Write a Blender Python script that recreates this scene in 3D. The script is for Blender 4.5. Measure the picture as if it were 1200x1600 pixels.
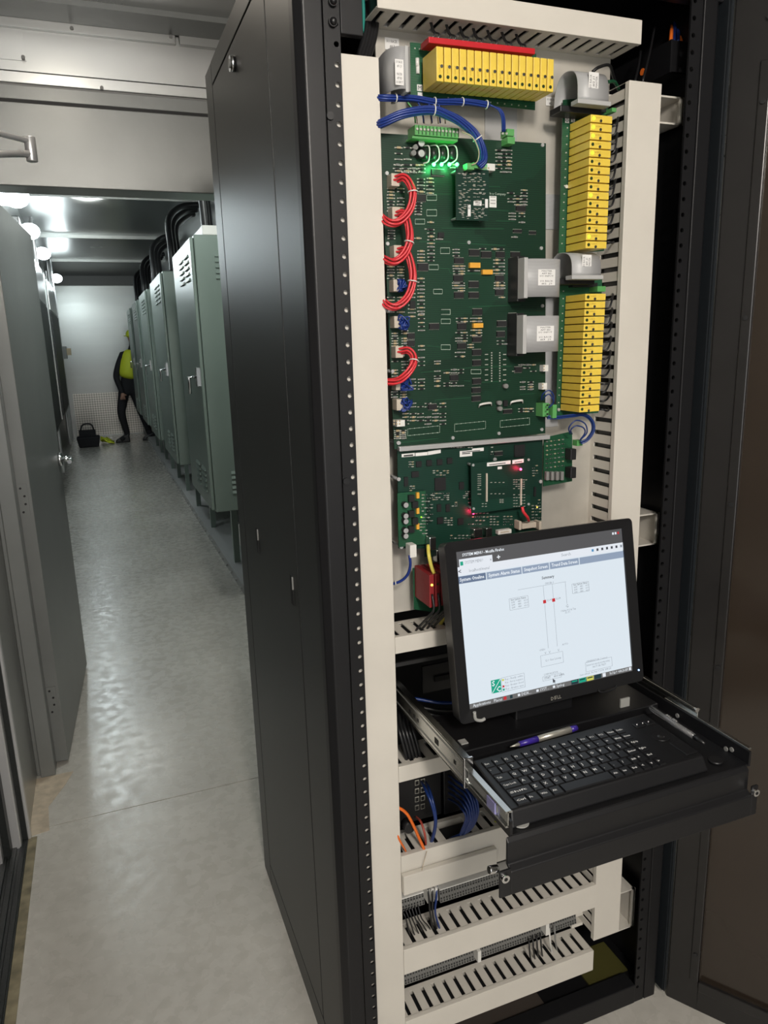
import bpy, bmesh, math, random
from mathutils import Vector, Matrix
random.seed(7)
C = bpy.context.scene
for o in list(bpy.data.objects): bpy.data.objects.remove(o)
V = Vector
# ------------------------------------------------------------------ camera
CAM = V((0.0, 0.0, 1.515)); F = 1145.0
R = Matrix(((0.93177611, -0.10802942, 0.34658755), (-0.36185823, -0.1996185, 0.91061028), (-0.02918741, -0.97390046, -0.22509108)))
cam = bpy.data.objects.new('camera', bpy.data.cameras.new('camera')); C.collection.objects.link(cam)
cr, cd, cf = R.col[0], R.col[1], R.col[2]
M4 = Matrix((( cr[0], -cd[0], -cf[0], CAM[0]), (cr[1], -cd[1], -cf[1], CAM[1]), (cr[2], -cd[2], -cf[2], CAM[2]), (0, 0, 0, 1)))
cam.matrix_world = M4
cam.data.sensor_fit = 'VERTICAL'; cam.data.sensor_height = 36.0; cam.data.sensor_width = 27.0
cam.data.lens = F / 1600 * 36.0; cam.data.clip_start = 0.02; cam.data.clip_end = 100
C.camera = cam
# ------------------------------------------------------------------ world, lights, exposure
w = bpy.data.worlds.new('world'); C.world = w; w.use_nodes = True
w.node_tree.nodes['Background'].inputs[0].default_value = (0.75, 0.8, 0.8, 1)
w.node_tree.nodes['Background'].inputs[1].default_value = 0.05
C.view_settings.view_transform = 'Standard'; C.view_settings.look = 'None'
C.view_settings.exposure = 0.0; C.view_settings.gamma = 1.0; C.view_settings.use_curve_mapping = False

def area(name, loc, target, sx, sy, power, col):
    l = bpy.data.lights.new(name, 'AREA'); l.shape = 'RECTANGLE'; l.size = sx; l.size_y = sy; l.energy = power; l.color = col
    o = bpy.data.objects.new(name, l); C.collection.objects.link(o); o.location = loc
    o.rotation_euler = (V(target) - V(loc)).to_track_quat('-Z', 'Y').to_euler(); return o
def point(name, loc, power, col, r=0.06):
    l = bpy.data.lights.new(name, 'POINT'); l.energy = power; l.color = col; l.shadow_soft_size = r
    o = bpy.data.objects.new(name, l); C.collection.objects.link(o); o.location = loc; return o
area('room_ceiling_light', (0.04, -1.05, 2.44), (0.55, 0.9, 0.8), 0.25, 0.5, 58, (1.0, 0.93, 0.85))
area('doorway_ceiling_light', (-0.03, 2.05, 2.47), (0.0, 2.1, 0.0), 0.10, 0.22, 2.2, (1.0, 0.90, 0.76))
area('right_duct_fill', (0.6, -1.2, 2.44), (0.8, 0.9, 0.6), 0.25, 0.6, 14, (1.0, 0.92, 0.83))  # added fill that keeps the right-hand ducts bright, not a known fixture
area('rear_soft_fill', (0.1, -1.55, 1.15), (0.05, 2.0, 0.9), 1.0, 1.9, 17, (0.97, 0.98, 1.0))  # added soft fill lifting near-room shadows; the wall behind has no opening
LAMPS = [(-0.30, 5.0, 2.40), (-0.34, 6.7, 2.45), (-0.34, 8.4, 2.48), (-0.34, 11.6, 2.52)]
for i, p in enumerate(LAMPS):
    point('corridor_lamp_light', (p[0] + 0.10, p[1], p[2] - 0.10), [5, 15, 18, 9][i], (0.86, 0.97, 1.0))
point('corridor_far_light', (0.1, 7.4, 2.66), 10, (0.96, 1.0, 0.97), 0.12)
point('corridor_near_fill', (0.38, 3.15, 2.48), 36, (0.95, 1.0, 0.97), 0.12)  # added fill for cabinet sides and door leaf, no fixture of its own

# ------------------------------------------------------------------ projection helper: a photo direction met with a real plane
def ray(px, py): return R @ V(((px - 600) / F, (py - 800) / F, 1.0))
def P(px, py, Y=None, X=None, Z=None):
    r = ray(px, py)
    k = (Y / r[1]) if Y is not None else (X / r[0]) if X is not None else ((Z - CAM[2]) / r[2])
    return CAM + r * k

# ------------------------------------------------------------------ materials
def mat(name, col, rough=0.5, metal=0.0, noise=0.0, nscale=20.0, stretch=None, bump=0.0, bscale=200.0, rvar=0.0, coat=0.0, emit=None, estr=0.0, trans=0.0, spec=None):
    m = bpy.data.materials.new(name); m.use_nodes = True
    nt = m.node_tree; b = nt.nodes['Principled BSDF']; I = b.inputs
    I['Base Color'].default_value = (*col, 1); I['Roughness'].default_value = rough; I['Metallic'].default_value = metal
    I['Coat Weight'].default_value = coat
    if spec is not None: I['Specular IOR Level'].default_value = spec
    if trans: I['Transmission Weight'].default_value = trans
    if emit: I['Emission Color'].default_value = (*emit, 1); I['Emission Strength'].default_value = estr
    tc = nt.nodes.new('ShaderNodeTexCoord'); mp = nt.nodes.new('ShaderNodeMapping')
    nt.links.new(tc.outputs['Object'], mp.inputs['Vector'])
    if stretch: mp.inputs['Scale'].default_value = stretch
    if noise or rvar:
        n = nt.nodes.new('ShaderNodeTexNoise'); n.inputs['Scale'].default_value = nscale; n.inputs['Detail'].default_value = 6
        nt.links.new(mp.outputs['Vector'], n.inputs['Vector'])
        if noise:
            r = nt.nodes.new('ShaderNodeValToRGB'); r.color_ramp.elements[0].position = 0.3; r.color_ramp.elements[1].position = 0.7
            r.color_ramp.elements[0].color = (*[c * (1 - noise) for c in col], 1); r.color_ramp.elements[1].color = (*[min(1, c * (1 + noise)) for c in col], 1)
            nt.links.new(n.outputs['Fac'], r.inputs['Fac']); nt.links.new(r.outputs['Color'], I['Base Color'])
        if rvar:
            mr = nt.nodes.new('ShaderNodeMapRange'); mr.inputs['To Min'].default_value = max(0.02, rough - rvar); mr.inputs['To Max'].default_value = rough + rvar
            mr.inputs['From Min'].default_value = 0.3; mr.inputs['From Max'].default_value = 0.7
            nt.links.new(n.outputs['Fac'], mr.inputs['Value']); nt.links.new(mr.outputs['Result'], I['Roughness'])
    if bump:
        n2 = nt.nodes.new('ShaderNodeTexNoise'); n2.inputs['Scale'].default_value = bscale; n2.inputs['Detail'].default_value = 3
        nt.links.new(mp.outputs['Vector'], n2.inputs['Vector'])
        bp = nt.nodes.new('ShaderNodeBump'); bp.inputs['Strength'].default_value = bump; bp.inputs['Distance'].default_value = 0.01
        nt.links.new(n2.outputs['Fac'], bp.inputs['Height']); nt.links.new(bp.outputs['Normal'], I['Normal'])
    return m
M = {}
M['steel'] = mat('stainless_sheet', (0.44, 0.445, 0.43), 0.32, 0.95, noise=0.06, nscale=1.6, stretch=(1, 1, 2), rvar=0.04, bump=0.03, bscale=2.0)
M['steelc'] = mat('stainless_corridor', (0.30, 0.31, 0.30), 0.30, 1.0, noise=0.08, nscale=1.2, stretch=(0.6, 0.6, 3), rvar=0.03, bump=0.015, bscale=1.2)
M['ceil'] = mat('ceiling_sheet', (0.52, 0.52, 0.51), 0.30, 1.0, noise=0.15, nscale=4, rvar=0.08, bump=0.05, bscale=2)
M['greypaint'] = mat('grey_door_paint', (0.20, 0.208, 0.20), 0.36, 0.25, noise=0.05, nscale=6, bump=0.02, bscale=60)
M['black'] = mat('black_powder_coat', (0.019, 0.020, 0.019), 0.43, 0.0, noise=0.06, nscale=8, bump=0.04, bscale=900, spec=0.6)
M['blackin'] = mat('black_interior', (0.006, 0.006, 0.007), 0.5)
M['doorblack'] = mat('rack_door_coat', (0.017, 0.016, 0.0155), 0.30, 0.0, noise=0.08, nscale=14, bump=0.03, bscale=900)
M['matblack'] = mat('black_plastic', (0.006, 0.006, 0.007), 0.42, bump=0.03, bscale=800)
M['bezel'] = mat('monitor_bezel', (0.010, 0.010, 0.011), 0.33, bump=0.02, bscale=900)
M['rubber'] = mat('cable_jacket_black', (0.010, 0.010, 0.011), 0.4)
M['blackshade'] = mat('black_coat_shaded', (0.009, 0.009, 0.010), 0.42, bump=0.03, bscale=900, spec=0.35)  # same powder coat as the sides, shade of the rack front darkened into it
M['beige'] = mat('duct_pvc', (0.62, 0.585, 0.52), 0.45, noise=0.03, nscale=9)
M['zinc'] = mat('mounting_plate', (0.56, 0.53, 0.47), 0.42, 0.35, noise=0.12, nscale=12, rvar=0.08)
M['slide'] = mat('zinc_slide', (0.55, 0.56, 0.54), 0.25, 1.0, noise=0.1, nscale=30)
M['chrome'] = mat('chrome', (0.75, 0.75, 0.76), 0.12, 1.0)
M['alu'] = mat('aluminium', (0.66, 0.66, 0.66), 0.34, 0.6)
M['yellow'] = mat('yellow_plastic', (0.78, 0.56, 0.075), 0.38, noise=0.05, nscale=40)
M['red'] = mat('red_plastic', (0.50, 0.012, 0.020), 0.4)
M['redmod'] = mat('red_module_plastic', (0.27, 0.022, 0.025), 0.42)
M['redw'] = mat('red_wire', (0.62, 0.035, 0.045), 0.35)
M['bluew'] = mat('blue_wire', (0.012, 0.035, 0.20), 0.35)
M['navyw'] = mat('navy_cable', (0.008, 0.03, 0.15), 0.3)
M['green'] = mat('terminal_green', (0.10, 0.33, 0.10), 0.4)
M['tanw'] = mat('tan_wire', (0.45, 0.36, 0.25), 0.5)
M['yelw'] = mat('yellow_cable', (0.68, 0.58, 0.10), 0.4)
M['orangew'] = mat('orange_fibre', (0.80, 0.16, 0.02), 0.35)
M['white'] = mat('white_plastic', (0.70, 0.69, 0.65), 0.4)
M['label'] = mat('white_label', (0.75, 0.74, 0.72), 0.5)
M['ink'] = mat('label_ink', (0.03, 0.03, 0.03), 0.6)
M['connector'] = mat('connector_beige', (0.50, 0.44, 0.36), 0.45)
M['pin'] = mat('solder', (0.66, 0.64, 0.58), 0.35, 0.5)
M['chip'] = mat('chip_black', (0.014, 0.014, 0.015), 0.4)
M['restan'] = mat('resistor_tan', (0.42, 0.33, 0.20), 0.4)
M['resgrey'] = mat('component_grey', (0.20, 0.20, 0.19), 0.4)
M['orangecap'] = mat('orange_capacitor', (0.72, 0.36, 0.05), 0.35)
M['padlight'] = mat('plug_grey', (0.42, 0.42, 0.41), 0.45)
M['goldpad'] = mat('silk_white', (0.42, 0.50, 0.42), 0.5)
M['cabgreen'] = mat('cabinet_green_grey', (0.19, 0.24, 0.21), 0.33, 0.15, noise=0.05, nscale=3, bump=0.02, bscale=30)
M['dark'] = mat('dark_gap', (0.004, 0.004, 0.004), 0.6)
M['lampglass'] = mat('lamp_glass', (0.9, 0.95, 0.95), 0.3, emit=(0.85, 0.97, 1.0), estr=16)
M['ledgreen'] = mat('led_green_bright', (0.1, 0.9, 0.3), 0.3, emit=(0.05, 1.0, 0.22), estr=14)
M['ledlime'] = mat('led_lime', (0.4, 0.9, 0.05), 0.3, emit=(0.32, 1.0, 0.02), estr=1.5)
M['ledoff'] = mat('led_off', (0.03, 0.05, 0.02), 0.25)
M['ledred'] = mat('led_red', (0.9, 0.05, 0.1), 0.3, emit=(1.0, 0.03, 0.12), estr=16)
M['ledyel'] = mat('led_yellow', (0.9, 0.7, 0.1), 0.3, emit=(1.0, 0.7, 0.1), estr=2)
M['ledblue'] = mat('led_blue', (0.3, 0.5, 1), 0.3, emit=(0.35, 0.6, 1.0), estr=3)
M['hivis'] = mat('hi_vis_yellow', (0.80, 0.90, 0.05), 0.6)
M['cloth'] = mat('dark_clothing', (0.018, 0.018, 0.022), 0.8, bump=0.1, bscale=60)
M['brownshirt'] = mat('charcoal_jacket', (0.045, 0.038, 0.036), 0.8)
M['skin'] = mat('skin', (0.45, 0.25, 0.18), 0.5)
M['penblue'] = mat('pen_purple', (0.04, 0.02, 0.25), 0.3)
M['pensilver'] = mat('pen_silver', (0.5, 0.48, 0.42), 0.35, 0.6)
M['clear'] = mat('clear_plastic', (0.8, 0.8, 0.82), 0.1, trans=0.9)
M['glassdoor'] = mat('smoked_acrylic', (0.030, 0.022, 0.016), 0.14, noise=0.08, nscale=4, spec=0.7)
M['paleblue'] = mat('lilac_clip', (0.25, 0.24, 0.45), 0.4)
M['padgrey'] = mat('grey_pad', (0.32, 0.32, 0.30), 0.5)
M['yellowgreen'] = mat('yellow_green_wire', (0.45, 0.5, 0.05), 0.4)
M['olive'] = mat('yellow_floor_plate', (0.07, 0.065, 0.018), 0.4)
M['brownglass'] = mat('dark_exterior_pane', (0.07, 0.055, 0.045), 0.10, 0.6)
M['gasket'] = mat('black_gasket', (0.012, 0.014, 0.013), 0.45, bump=0.1, bscale=150)

def concrete():
    m = bpy.data.materials.new('sealed_concrete'); m.use_nodes = True; nt = m.node_tree; b = nt.nodes['Principled BSDF']
    tc = nt.nodes.new('ShaderNodeTexCoord')
    def noise(sc, det, dist=0.0):
        n = nt.nodes.new('ShaderNodeTexNoise'); n.inputs['Scale'].default_value = sc; n.inputs['Detail'].default_value = det; n.inputs['Distortion'].default_value = dist
        nt.links.new(tc.outputs['Object'], n.inputs['Vector']); return n
    n1 = noise(1.7, 8, 0.4); n2 = noise(28, 8); n3 = noise(22, 10, 0.3)
    r = nt.nodes.new('ShaderNodeValToRGB'); e = r.color_ramp.elements
    e[0].position = 0.3; e[0].color = (0.42, 0.40, 0.36, 1); e[1].position = 0.7; e[1].color = (0.56, 0.54, 0.49, 1)
    nt.links.new(n1.outputs['Fac'], r.inputs['Fac'])
    mx = nt.nodes.new('ShaderNodeMix'); mx.data_type = 'RGBA'; mx.blend_type = 'MULTIPLY'; mx.inputs['Factor'].default_value = 0.6
    r2 = nt.nodes.new('ShaderNodeValToRGB'); r2.color_ramp.elements[0].position = 0.30; r2.color_ramp.elements[1].position = 0.60
    r2.color_ramp.elements[0].color = (0.84, 0.83, 0.82, 1)
    nt.links.new(n2.outputs['Fac'], r2.inputs['Fac']); nt.links.new(r.outputs['Color'], mx.inputs[6]); nt.links.new(r2.outputs['Color'], mx.inputs[7])
    nt.links.new(mx.outputs[2], b.inputs['Base Color'])
    mr = nt.nodes.new('ShaderNodeMapRange'); mr.inputs['From Min'].default_value = 0.35; mr.inputs['From Max'].default_value = 0.65
    mr.inputs['To Min'].default_value = 0.20; mr.inputs['To Max'].default_value = 0.36
    nt.links.new(n3.outputs['Fac'], mr.inputs['Value']); nt.links.new(mr.outputs['Result'], b.inputs['Roughness'])
    bp = nt.nodes.new('ShaderNodeBump'); bp.inputs['Strength'].default_value = 0.06; bp.inputs['Distance'].default_value = 0.004
    n4 = noise(85, 8, 0.0)
    nt.links.new(n4.outputs['Fac'], bp.inputs['Height']); nt.links.new(bp.outputs['Normal'], b.inputs['Normal'])
    return m
M['concrete'] = concrete()

def pcb(name, c1, c2, glow=None):
    m = bpy.data.materials.new(name); m.use_nodes = True; nt = m.node_tree; b = nt.nodes['Principled BSDF']
    tc = nt.nodes.new('ShaderNodeTexCoord'); wv = nt.nodes.new('ShaderNodeTexWave'); wv.bands_direction = 'Z'
    wv.inputs['Scale'].default_value = 95; wv.inputs['Distortion'].default_value = 3.0; wv.inputs['Detail Scale'].default_value = 0.6
    nt.links.new(tc.outputs['Object'], wv.inputs['Vector'])
    ns = nt.nodes.new('ShaderNodeTexVoronoi'); ns.inputs['Scale'].default_value = 9; ns.distance = 'CHEBYCHEV'
    nt.links.new(tc.outputs['Object'], ns.inputs['Vector'])
    r = nt.nodes.new('ShaderNodeValToRGB'); r.color_ramp.elements[0].position = 0.35; r.color_ramp.elements[1].position = 0.75
    r.color_ramp.elements[0].color = (*c1, 1); r.color_ramp.elements[1].color = (*c2, 1)
    nt.links.new(wv.outputs['Fac'], r.inputs['Fac'])
    hs = nt.nodes.new('ShaderNodeMix'); hs.data_type = 'RGBA'; hs.blend_type = 'MULTIPLY'; hs.inputs['Factor'].default_value = 0.35
    nt.links.new(r.outputs['Color'], hs.inputs[6]); nt.links.new(ns.outputs['Color'], hs.inputs[7])
    sp = nt.nodes.new('ShaderNodeSeparateColor'); nt.links.new(ns.outputs['Color'], sp.inputs[0])
    cb = nt.nodes.new('ShaderNodeCombineColor')
    for k in range(3): nt.links.new(sp.outputs[0], cb.inputs[k])
    nt.links.new(cb.outputs[0], hs.inputs[7])
    nt.links.new(hs.outputs[2], b.inputs['Base Color']); b.inputs['Roughness'].default_value = 0.38
    return m
M['pcb'] = pcb('circuit_board_green', (0.005, 0.028, 0.015), (0.007, 0.046, 0.022))
M['pcb2'] = pcb('circuit_board_teal_green', (0.004, 0.028, 0.018), (0.007, 0.046, 0.029))
M['pcb3'] = pcb('circuit_board_light_green', (0.010, 0.070, 0.032), (0.016, 0.10, 0.045))

def ribbonmat(axis, nm):
    m = bpy.data.materials.new(nm); m.use_nodes = True; nt = m.node_tree; b = nt.nodes['Principled BSDF']
    tc = nt.nodes.new('ShaderNodeTexCoord'); wv = nt.nodes.new('ShaderNodeTexWave'); wv.bands_direction = axis
    wv.inputs['Scale'].default_value = 250; nt.links.new(tc.outputs['Object'], wv.inputs['Vector'])
    r = nt.nodes.new('ShaderNodeValToRGB'); r.color_ramp.elements[0].color = (0.30, 0.30, 0.30, 1); r.color_ramp.elements[1].color = (0.46, 0.46, 0.46, 1)
    nt.links.new(wv.outputs['Fac'], r.inputs['Fac']); nt.links.new(r.outputs['Color'], b.inputs['Base Color']); b.inputs['Roughness'].default_value = 0.4
    return m
M['ribZ'] = ribbonmat('Z', 'grey_ribbon_cable'); M['ribX'] = ribbonmat('X', 'grey_ribbon_cable_upright')

def diamond():
    m = bpy.data.materials.new('diamond_plate'); m.use_nodes = True; nt = m.node_tree; b = nt.nodes['Principled BSDF']
    b.inputs['Metallic'].default_value = 0.9; b.inputs['Roughness'].default_value = 0.35; b.inputs['Base Color'].default_value = (0.5, 0.48, 0.44, 1)
    tc = nt.nodes.new('ShaderNodeTexCoord'); mp = nt.nodes.new('ShaderNodeMapping'); mp.inputs['Rotation'].default_value = (0, math.radians(45), 0); mp.inputs['Scale'].default_value = (34, 34, 34)
    ck = nt.nodes.new('ShaderNodeTexChecker'); ck.inputs['Scale'].default_value = 1.0
    nt.links.new(tc.outputs['Object'], mp.inputs['Vector']); nt.links.new(mp.outputs['Vector'], ck.inputs['Vector'])
    ck.inputs['Color1'].default_value = (0.60, 0.57, 0.52, 1); ck.inputs['Color2'].default_value = (0.30, 0.29, 0.27, 1)
    nt.links.new(ck.outputs['Color'], b.inputs['Base Color'])
    bp = nt.nodes.new('ShaderNodeBump'); bp.inputs['Strength'].default_value = 0.6; nt.links.new(ck.outputs['Fac'], bp.inputs['Height']); nt.links.new(bp.outputs['Normal'], b.inputs['Normal'])
    return m
M['diamond'] = diamond()

# ------------------------------------------------------------------ mesh helpers
class MB:
    def __init__(s): s.v = []; s.f = []; s.mi = []; s.sm = []
    def add(s, vs, fs, mi=0, smooth=False):
        o = len(s.v); s.v += [tuple(v) for v in vs]
        for f in fs: s.f.append([i + o for i in f]); s.mi.append(mi); s.sm.append(smooth)
        return s
    def hexa(s, a, mi=0):   # a: 8 corners, bottom 4 then top 4
        return s.add(a, [(0, 3, 2, 1), (4, 5, 6, 7), (0, 1, 5, 4), (1, 2, 6, 5), (2, 3, 7, 6), (3, 0, 4, 7)], mi)
    def box(s, x0, y0, z0, x1, y1, z1, mi=0):
        if x0 > x1: x0, x1 = x1, x0
        if y0 > y1: y0, y1 = y1, y0
        if z0 > z1: z0, z1 = z1, z0
        return s.hexa([(x0, y0, z0), (x1, y0, z0), (x1, y1, z0), (x0, y1, z0), (x0, y0, z1), (x1, y0, z1), (x1, y1, z1), (x0, y1, z1)], mi)
    def obox(s, c, u, v, n, su, sv, sn, mi=0):  # centred oriented box, half sizes
        c = V(c); u = V(u) * su; v = V(v) * sv; n = V(n) * sn
        return s.hexa([c - u - v - n, c + u - v - n, c + u + v - n, c - u + v - n, c - u - v + n, c + u - v + n, c + u + v + n, c - u + v + n], mi)
    def prism(s, pts, off, mi=0):   # polygon extruded by vector
        n = len(pts); off = V(off); a = [V(p) for p in pts]
        return s.add(a + [p + off for p in a], [tuple(range(n))[::-1], tuple(range(n, 2 * n))] + [(i, (i + 1) % n, n + (i + 1) % n, n + i) for i in range(n)], mi)
    def tube(s, pts, r, seg=8, mi=0, smooth=True, cap=True):
        pts = [V(p) for p in pts]; n = len(pts); rs = r if isinstance(r, (list, tuple)) else [r] * n
        vs = []; up = None
        for i, p in enumerate(pts):
            t = (pts[min(i + 1, n - 1)] - pts[max(i - 1, 0)])
            if t.length < 1e-9: t = V((0, 0, 1))
            t.normalize()
            if up is None: up = t.orthogonal().normalized()
            else:
                up = up - t * up.dot(t)
                if up.length < 1e-6: up = t.orthogonal()
                up.normalize()
            b = t.cross(up)
            for k in range(seg):
                a = 2 * math.pi * k / seg; vs.append(p + (up * math.cos(a) + b * math.sin(a)) * rs[i])
        fs = [(i * seg + k, i * seg + (k + 1) % seg, (i + 1) * seg + (k + 1) % seg, (i + 1) * seg + k) for i in range(n - 1) for k in range(seg)]
        s.add(vs, fs, mi, smooth)
        if cap:
            o = len(s.v) - len(vs)
            s.f.append([o + k for k in range(seg)][::-1]); s.mi.append(mi); s.sm.append(False)
            s.f.append([o + (n - 1) * seg + k for k in range(seg)]); s.mi.append(mi); s.sm.append(False)
        return s
    def ball(s, c, r, mi=0, sy=1.0, sz=1.0, n=10):
        c = V(c); vs = []; fs = []
        for i in range(n // 2 + 1):
            t = math.pi * i / (n // 2)
            for k in range(n):
                a = 2 * math.pi * k / n; vs.append(c + V((r * math.sin(t) * math.cos(a), sy * r * math.sin(t) * math.sin(a), sz * r * math.cos(t))))
        for i in range(n // 2):
            for k in range(n): fs.append((i * n + k, (i + 1) * n + k, (i + 1) * n + (k + 1) % n, i * n + (k + 1) % n))
        return s.add(vs, fs, mi, True)
    def sheet(s, rows, th=0.0, mi=0, smooth=True):  # grid of points
        n = len(rows); m = len(rows[0]); vs = [V(p) for r in rows for p in r]
        fs = [(i * m + j, i * m + j + 1, (i + 1) * m + j + 1, (i + 1) * m + j) for i in range(n - 1) for j in range(m - 1)]
        return s.add(vs, fs, mi, smooth)
    def build(s, name, mats, parent=None, bevel=0.0, seg=2, solid=0.0):
        me = bpy.data.meshes.new(name); me.from_pydata(s.v, [], s.f); me.update()
        for m in (mats if isinstance(mats, (list, tuple)) else [mats]): me.materials.append(m)
        me.polygons.foreach_set('material_index', s.mi); me.polygons.foreach_set('use_smooth', s.sm); me.update()
        bm = bmesh.new(); bm.from_mesh(me); bmesh.ops.remove_doubles(bm, verts=bm.verts, dist=1e-7); bmesh.ops.recalc_face_normals(bm, faces=bm.faces); bm.to_mesh(me); bm.free()
        o = bpy.data.objects.new(name, me); C.collection.objects.link(o)
        if bevel:
            b = o.modifiers.new('bevel', 'BEVEL'); b.width = bevel; b.segments = seg; b.limit_method = 'ANGLE'; b.angle_limit = math.radians(40)
        if solid:
            q = o.modifiers.new('solid', 'SOLIDIFY'); q.thickness = solid; q.offset = 0
        if parent: attach(o, parent)
        return o
def attach(o, parent):
    o.parent = parent; o.matrix_parent_inverse = Matrix.Translation(parent.location).inverted()
    return o
def tag(o, label=None, cat=None, group=None, kind=None):
    if label: o['label'] = label
    if cat: o['category'] = cat
    if group: o['group'] = group
    if kind: o['kind'] = kind
    return o
def thing(name, label, cat, loc=(0, 0, 0), group=None):
    o = bpy.data.objects.new(name, None); o.empty_display_size = 0.02; C.collection.objects.link(o); o.location = V(loc)
    return tag(o, label, cat, group)
def dup(root, delta, label, group=None):
    r = root.copy(); C.collection.objects.link(r); r.location = root.location + V(delta); r['label'] = label
    if group: r['group'] = group
    for ch in [c for c in list(bpy.data.objects) if c.parent == root]:
        c = ch.copy(); C.collection.objects.link(c); c.parent = r; c.matrix_parent_inverse = ch.matrix_parent_inverse.copy()
        for g in [q for q in list(bpy.data.objects) if q.parent == ch]:
            d = g.copy(); C.collection.objects.link(d); d.parent = c; d.matrix_parent_inverse = g.matrix_parent_inverse.copy()
    return r
def struct(name, mb, m, bevel=0.0):
    o = mb.build(name, m, bevel=bevel); o['kind'] = 'structure'; return o
def smooth(pts, n=8):   # Catmull-Rom
    p = [V(q) for q in pts]; p = [p[0] * 2 - p[1]] + p + [p[-1] * 2 - p[-2]]; out = []
    for i in range(1, len(p) - 2):
        for k in range(n):
            t = k / n; a, b, c, d = p[i - 1], p[i], p[i + 1], p[i + 2]
            out.append(0.5 * ((2 * b) + (c - a) * t + (2 * a - 5 * b + 4 * c - d) * t * t + (3 * b - a - 3 * c + d) * t ** 3))
    out.append(p[-2]); return out
_tc = {}
def textgeo(s, bold=False):
    k = (s, bold)
    if k not in _tc:
        cu = bpy.data.curves.new('t', 'FONT'); cu.body = s; cu.resolution_u = 1; cu.size = 1.0
        if bold: cu.offset = 0.018
        o = bpy.data.objects.new('t', cu); C.collection.objects.link(o)
        dg = bpy.context.evaluated_depsgraph_get(); dg.update()
        me = bpy.data.meshes.new_from_object(o.evaluated_get(dg))
        _tc[k] = ([v.co.copy() for v in me.vertices], [tuple(p.vertices) for p in me.polygons])
        bpy.data.objects.remove(o); bpy.data.meshes.remove(me)
    return _tc[k]
def text(mb, s, org, u, v, size, width=None, mi=0, center=False, bold=False):
    vs, fs = textgeo(s, bold)
    if not vs: return
    x1 = max(a.x for a in vs); x0 = min(a.x for a in vs)
    sx = size if width is None else width / (x1 - x0)
    ox = (x0 + x1) / 2 if center else x0
    u = V(u); v = V(v); org = V(org)
    mb.add([org + u * ((a.x - ox) * sx) + v * (a.y * size) for a in vs], fs, mi)
ORD = ['topmost', 'second from the top', 'third from the top', 'fourth from the top', 'fifth from the top', 'sixth from the top', 'seventh from the top', 'eighth from the top',
       'eighth from the bottom', 'seventh from the bottom', 'sixth from the bottom', 'fifth from the bottom', 'fourth from the bottom', 'third from the bottom', 'second from the bottom', 'lowest']
ORL = ['leftmost', 'second from the left', 'third from the left', 'fourth from the left', 'fifth from the left', 'sixth from the left', 'seventh from the left', 'eighth from the left',
       'eighth from the right', 'seventh from the right', 'sixth from the right', 'fifth from the right', 'fourth from the right', 'third from the right', 'second from the right', 'rightmost']
EX, EY, EZ = V((1, 0, 0)), V((0, 1, 0)), V((0, 0, 1))

# ================================================================== THE SETTING
XW = -0.36; YP = 2.73; HC = 2.52; HC2 = 2.80; XR = 1.0; YE = 14.4
fl = MB(); fl.box(-0.9, -1.6, -0.05, 3.0, 2.38, 0); fl.box(-0.9, 2.384, -0.05, 3.0, YE + 0.1, 0); fl.box(-0.9, 2.37, -0.05, 3.0, 2.39, -0.004)
struct('floor', fl, M['concrete'])
# left wall of the near room, with the stainless sheet between exterior door and partition
struct('wall_left', MB().box(XW - 0.08, 2.36, 0, XW, YP, HC), M['steel'])
struct('wall_left', MB().box(XW - 0.16, -1.6, 2.1, XW - 0.0, 2.36, HC), M['steel'])
struct('wall_back', MB().box(-0.9, -1.68, 0, 3.08, -1.6, HC), M['padgrey'])
struct('wall_right', MB().box(3.0, -1.6, 0, 3.08, YP, HC), M['padgrey'])
cl = MB(); cl.box(-0.9, -1.6, HC, 3.08, YP, HC + 0.05)
struct('ceiling', cl, M['ceil'])
# partition above and beside the corridor doorway (grey header panel, trims, stainless sheet)
def ph(px, py): return P(px, py, Y=YP).z
zt = [2.03, P(0, 157, Y=YP).z, P(0, 133, Y=YP).z, P(0, 108, Y=YP).z, P(0, 42, Y=YP).z, P(0, 27, Y=YP).z]
struct('wall_partition', MB().box(XW, YP, 2.03, 3.0, YP + 0.12, HC), M['steel'])
struct('wall_partition', MB().box(0.90, YP, 0, 3.0, YP + 0.12, 2.03), M['steel'])
struct('trim_1', MB().box(XW, YP - 0.012, zt[0], 3.0, YP, zt[1] - 0.004), M['greypaint'], bevel=0.002)
struct('trim_2', MB().box(XW, YP - 0.006, zt[1] + 0.006, 3.0, YP, zt[2] + 0.004), M['greypaint'], bevel=0.002)
t3 = MB().box(XW, YP - 0.010, zt[2] + 0.008, 3.0, YP, zt[3] - 0.004); struct('trim_3', t3, M['steel'], bevel=0.002)
struct('trim_4', MB().box(XW, YP - 0.014, zt[4], 0.36, YP, zt[5] + 0.006), M['steel'], bevel=0.002)
struct('trim_4', MB().box(0.37, YP - 0.018, zt[4], 3.0, YP, zt[5] + 0.006), M['steel'], bevel=0.002)
struct('trim_5', MB().box(XW, 2.58, HC - 0.016, 3.0, YP - 0.016, HC), M['greypaint'])
struct('trim_6', MB().box(-0.36, YP - 0.004, P(0, 92, Y=YP).z, P(41, 92, Y=YP).x, YP, P(0, 46, Y=YP).z), M['steel'])
sc = MB()
for q in [(112, 44), (267, 57), (159, 137), (36, 89)]:
    c = P(*q, Y=YP - 0.018); sc.tube([c + EY * 0.004, c - EY * 0.002], 0.0055, 10, cap=True)
struct('trim_7', sc, M['resgrey'])
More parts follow.
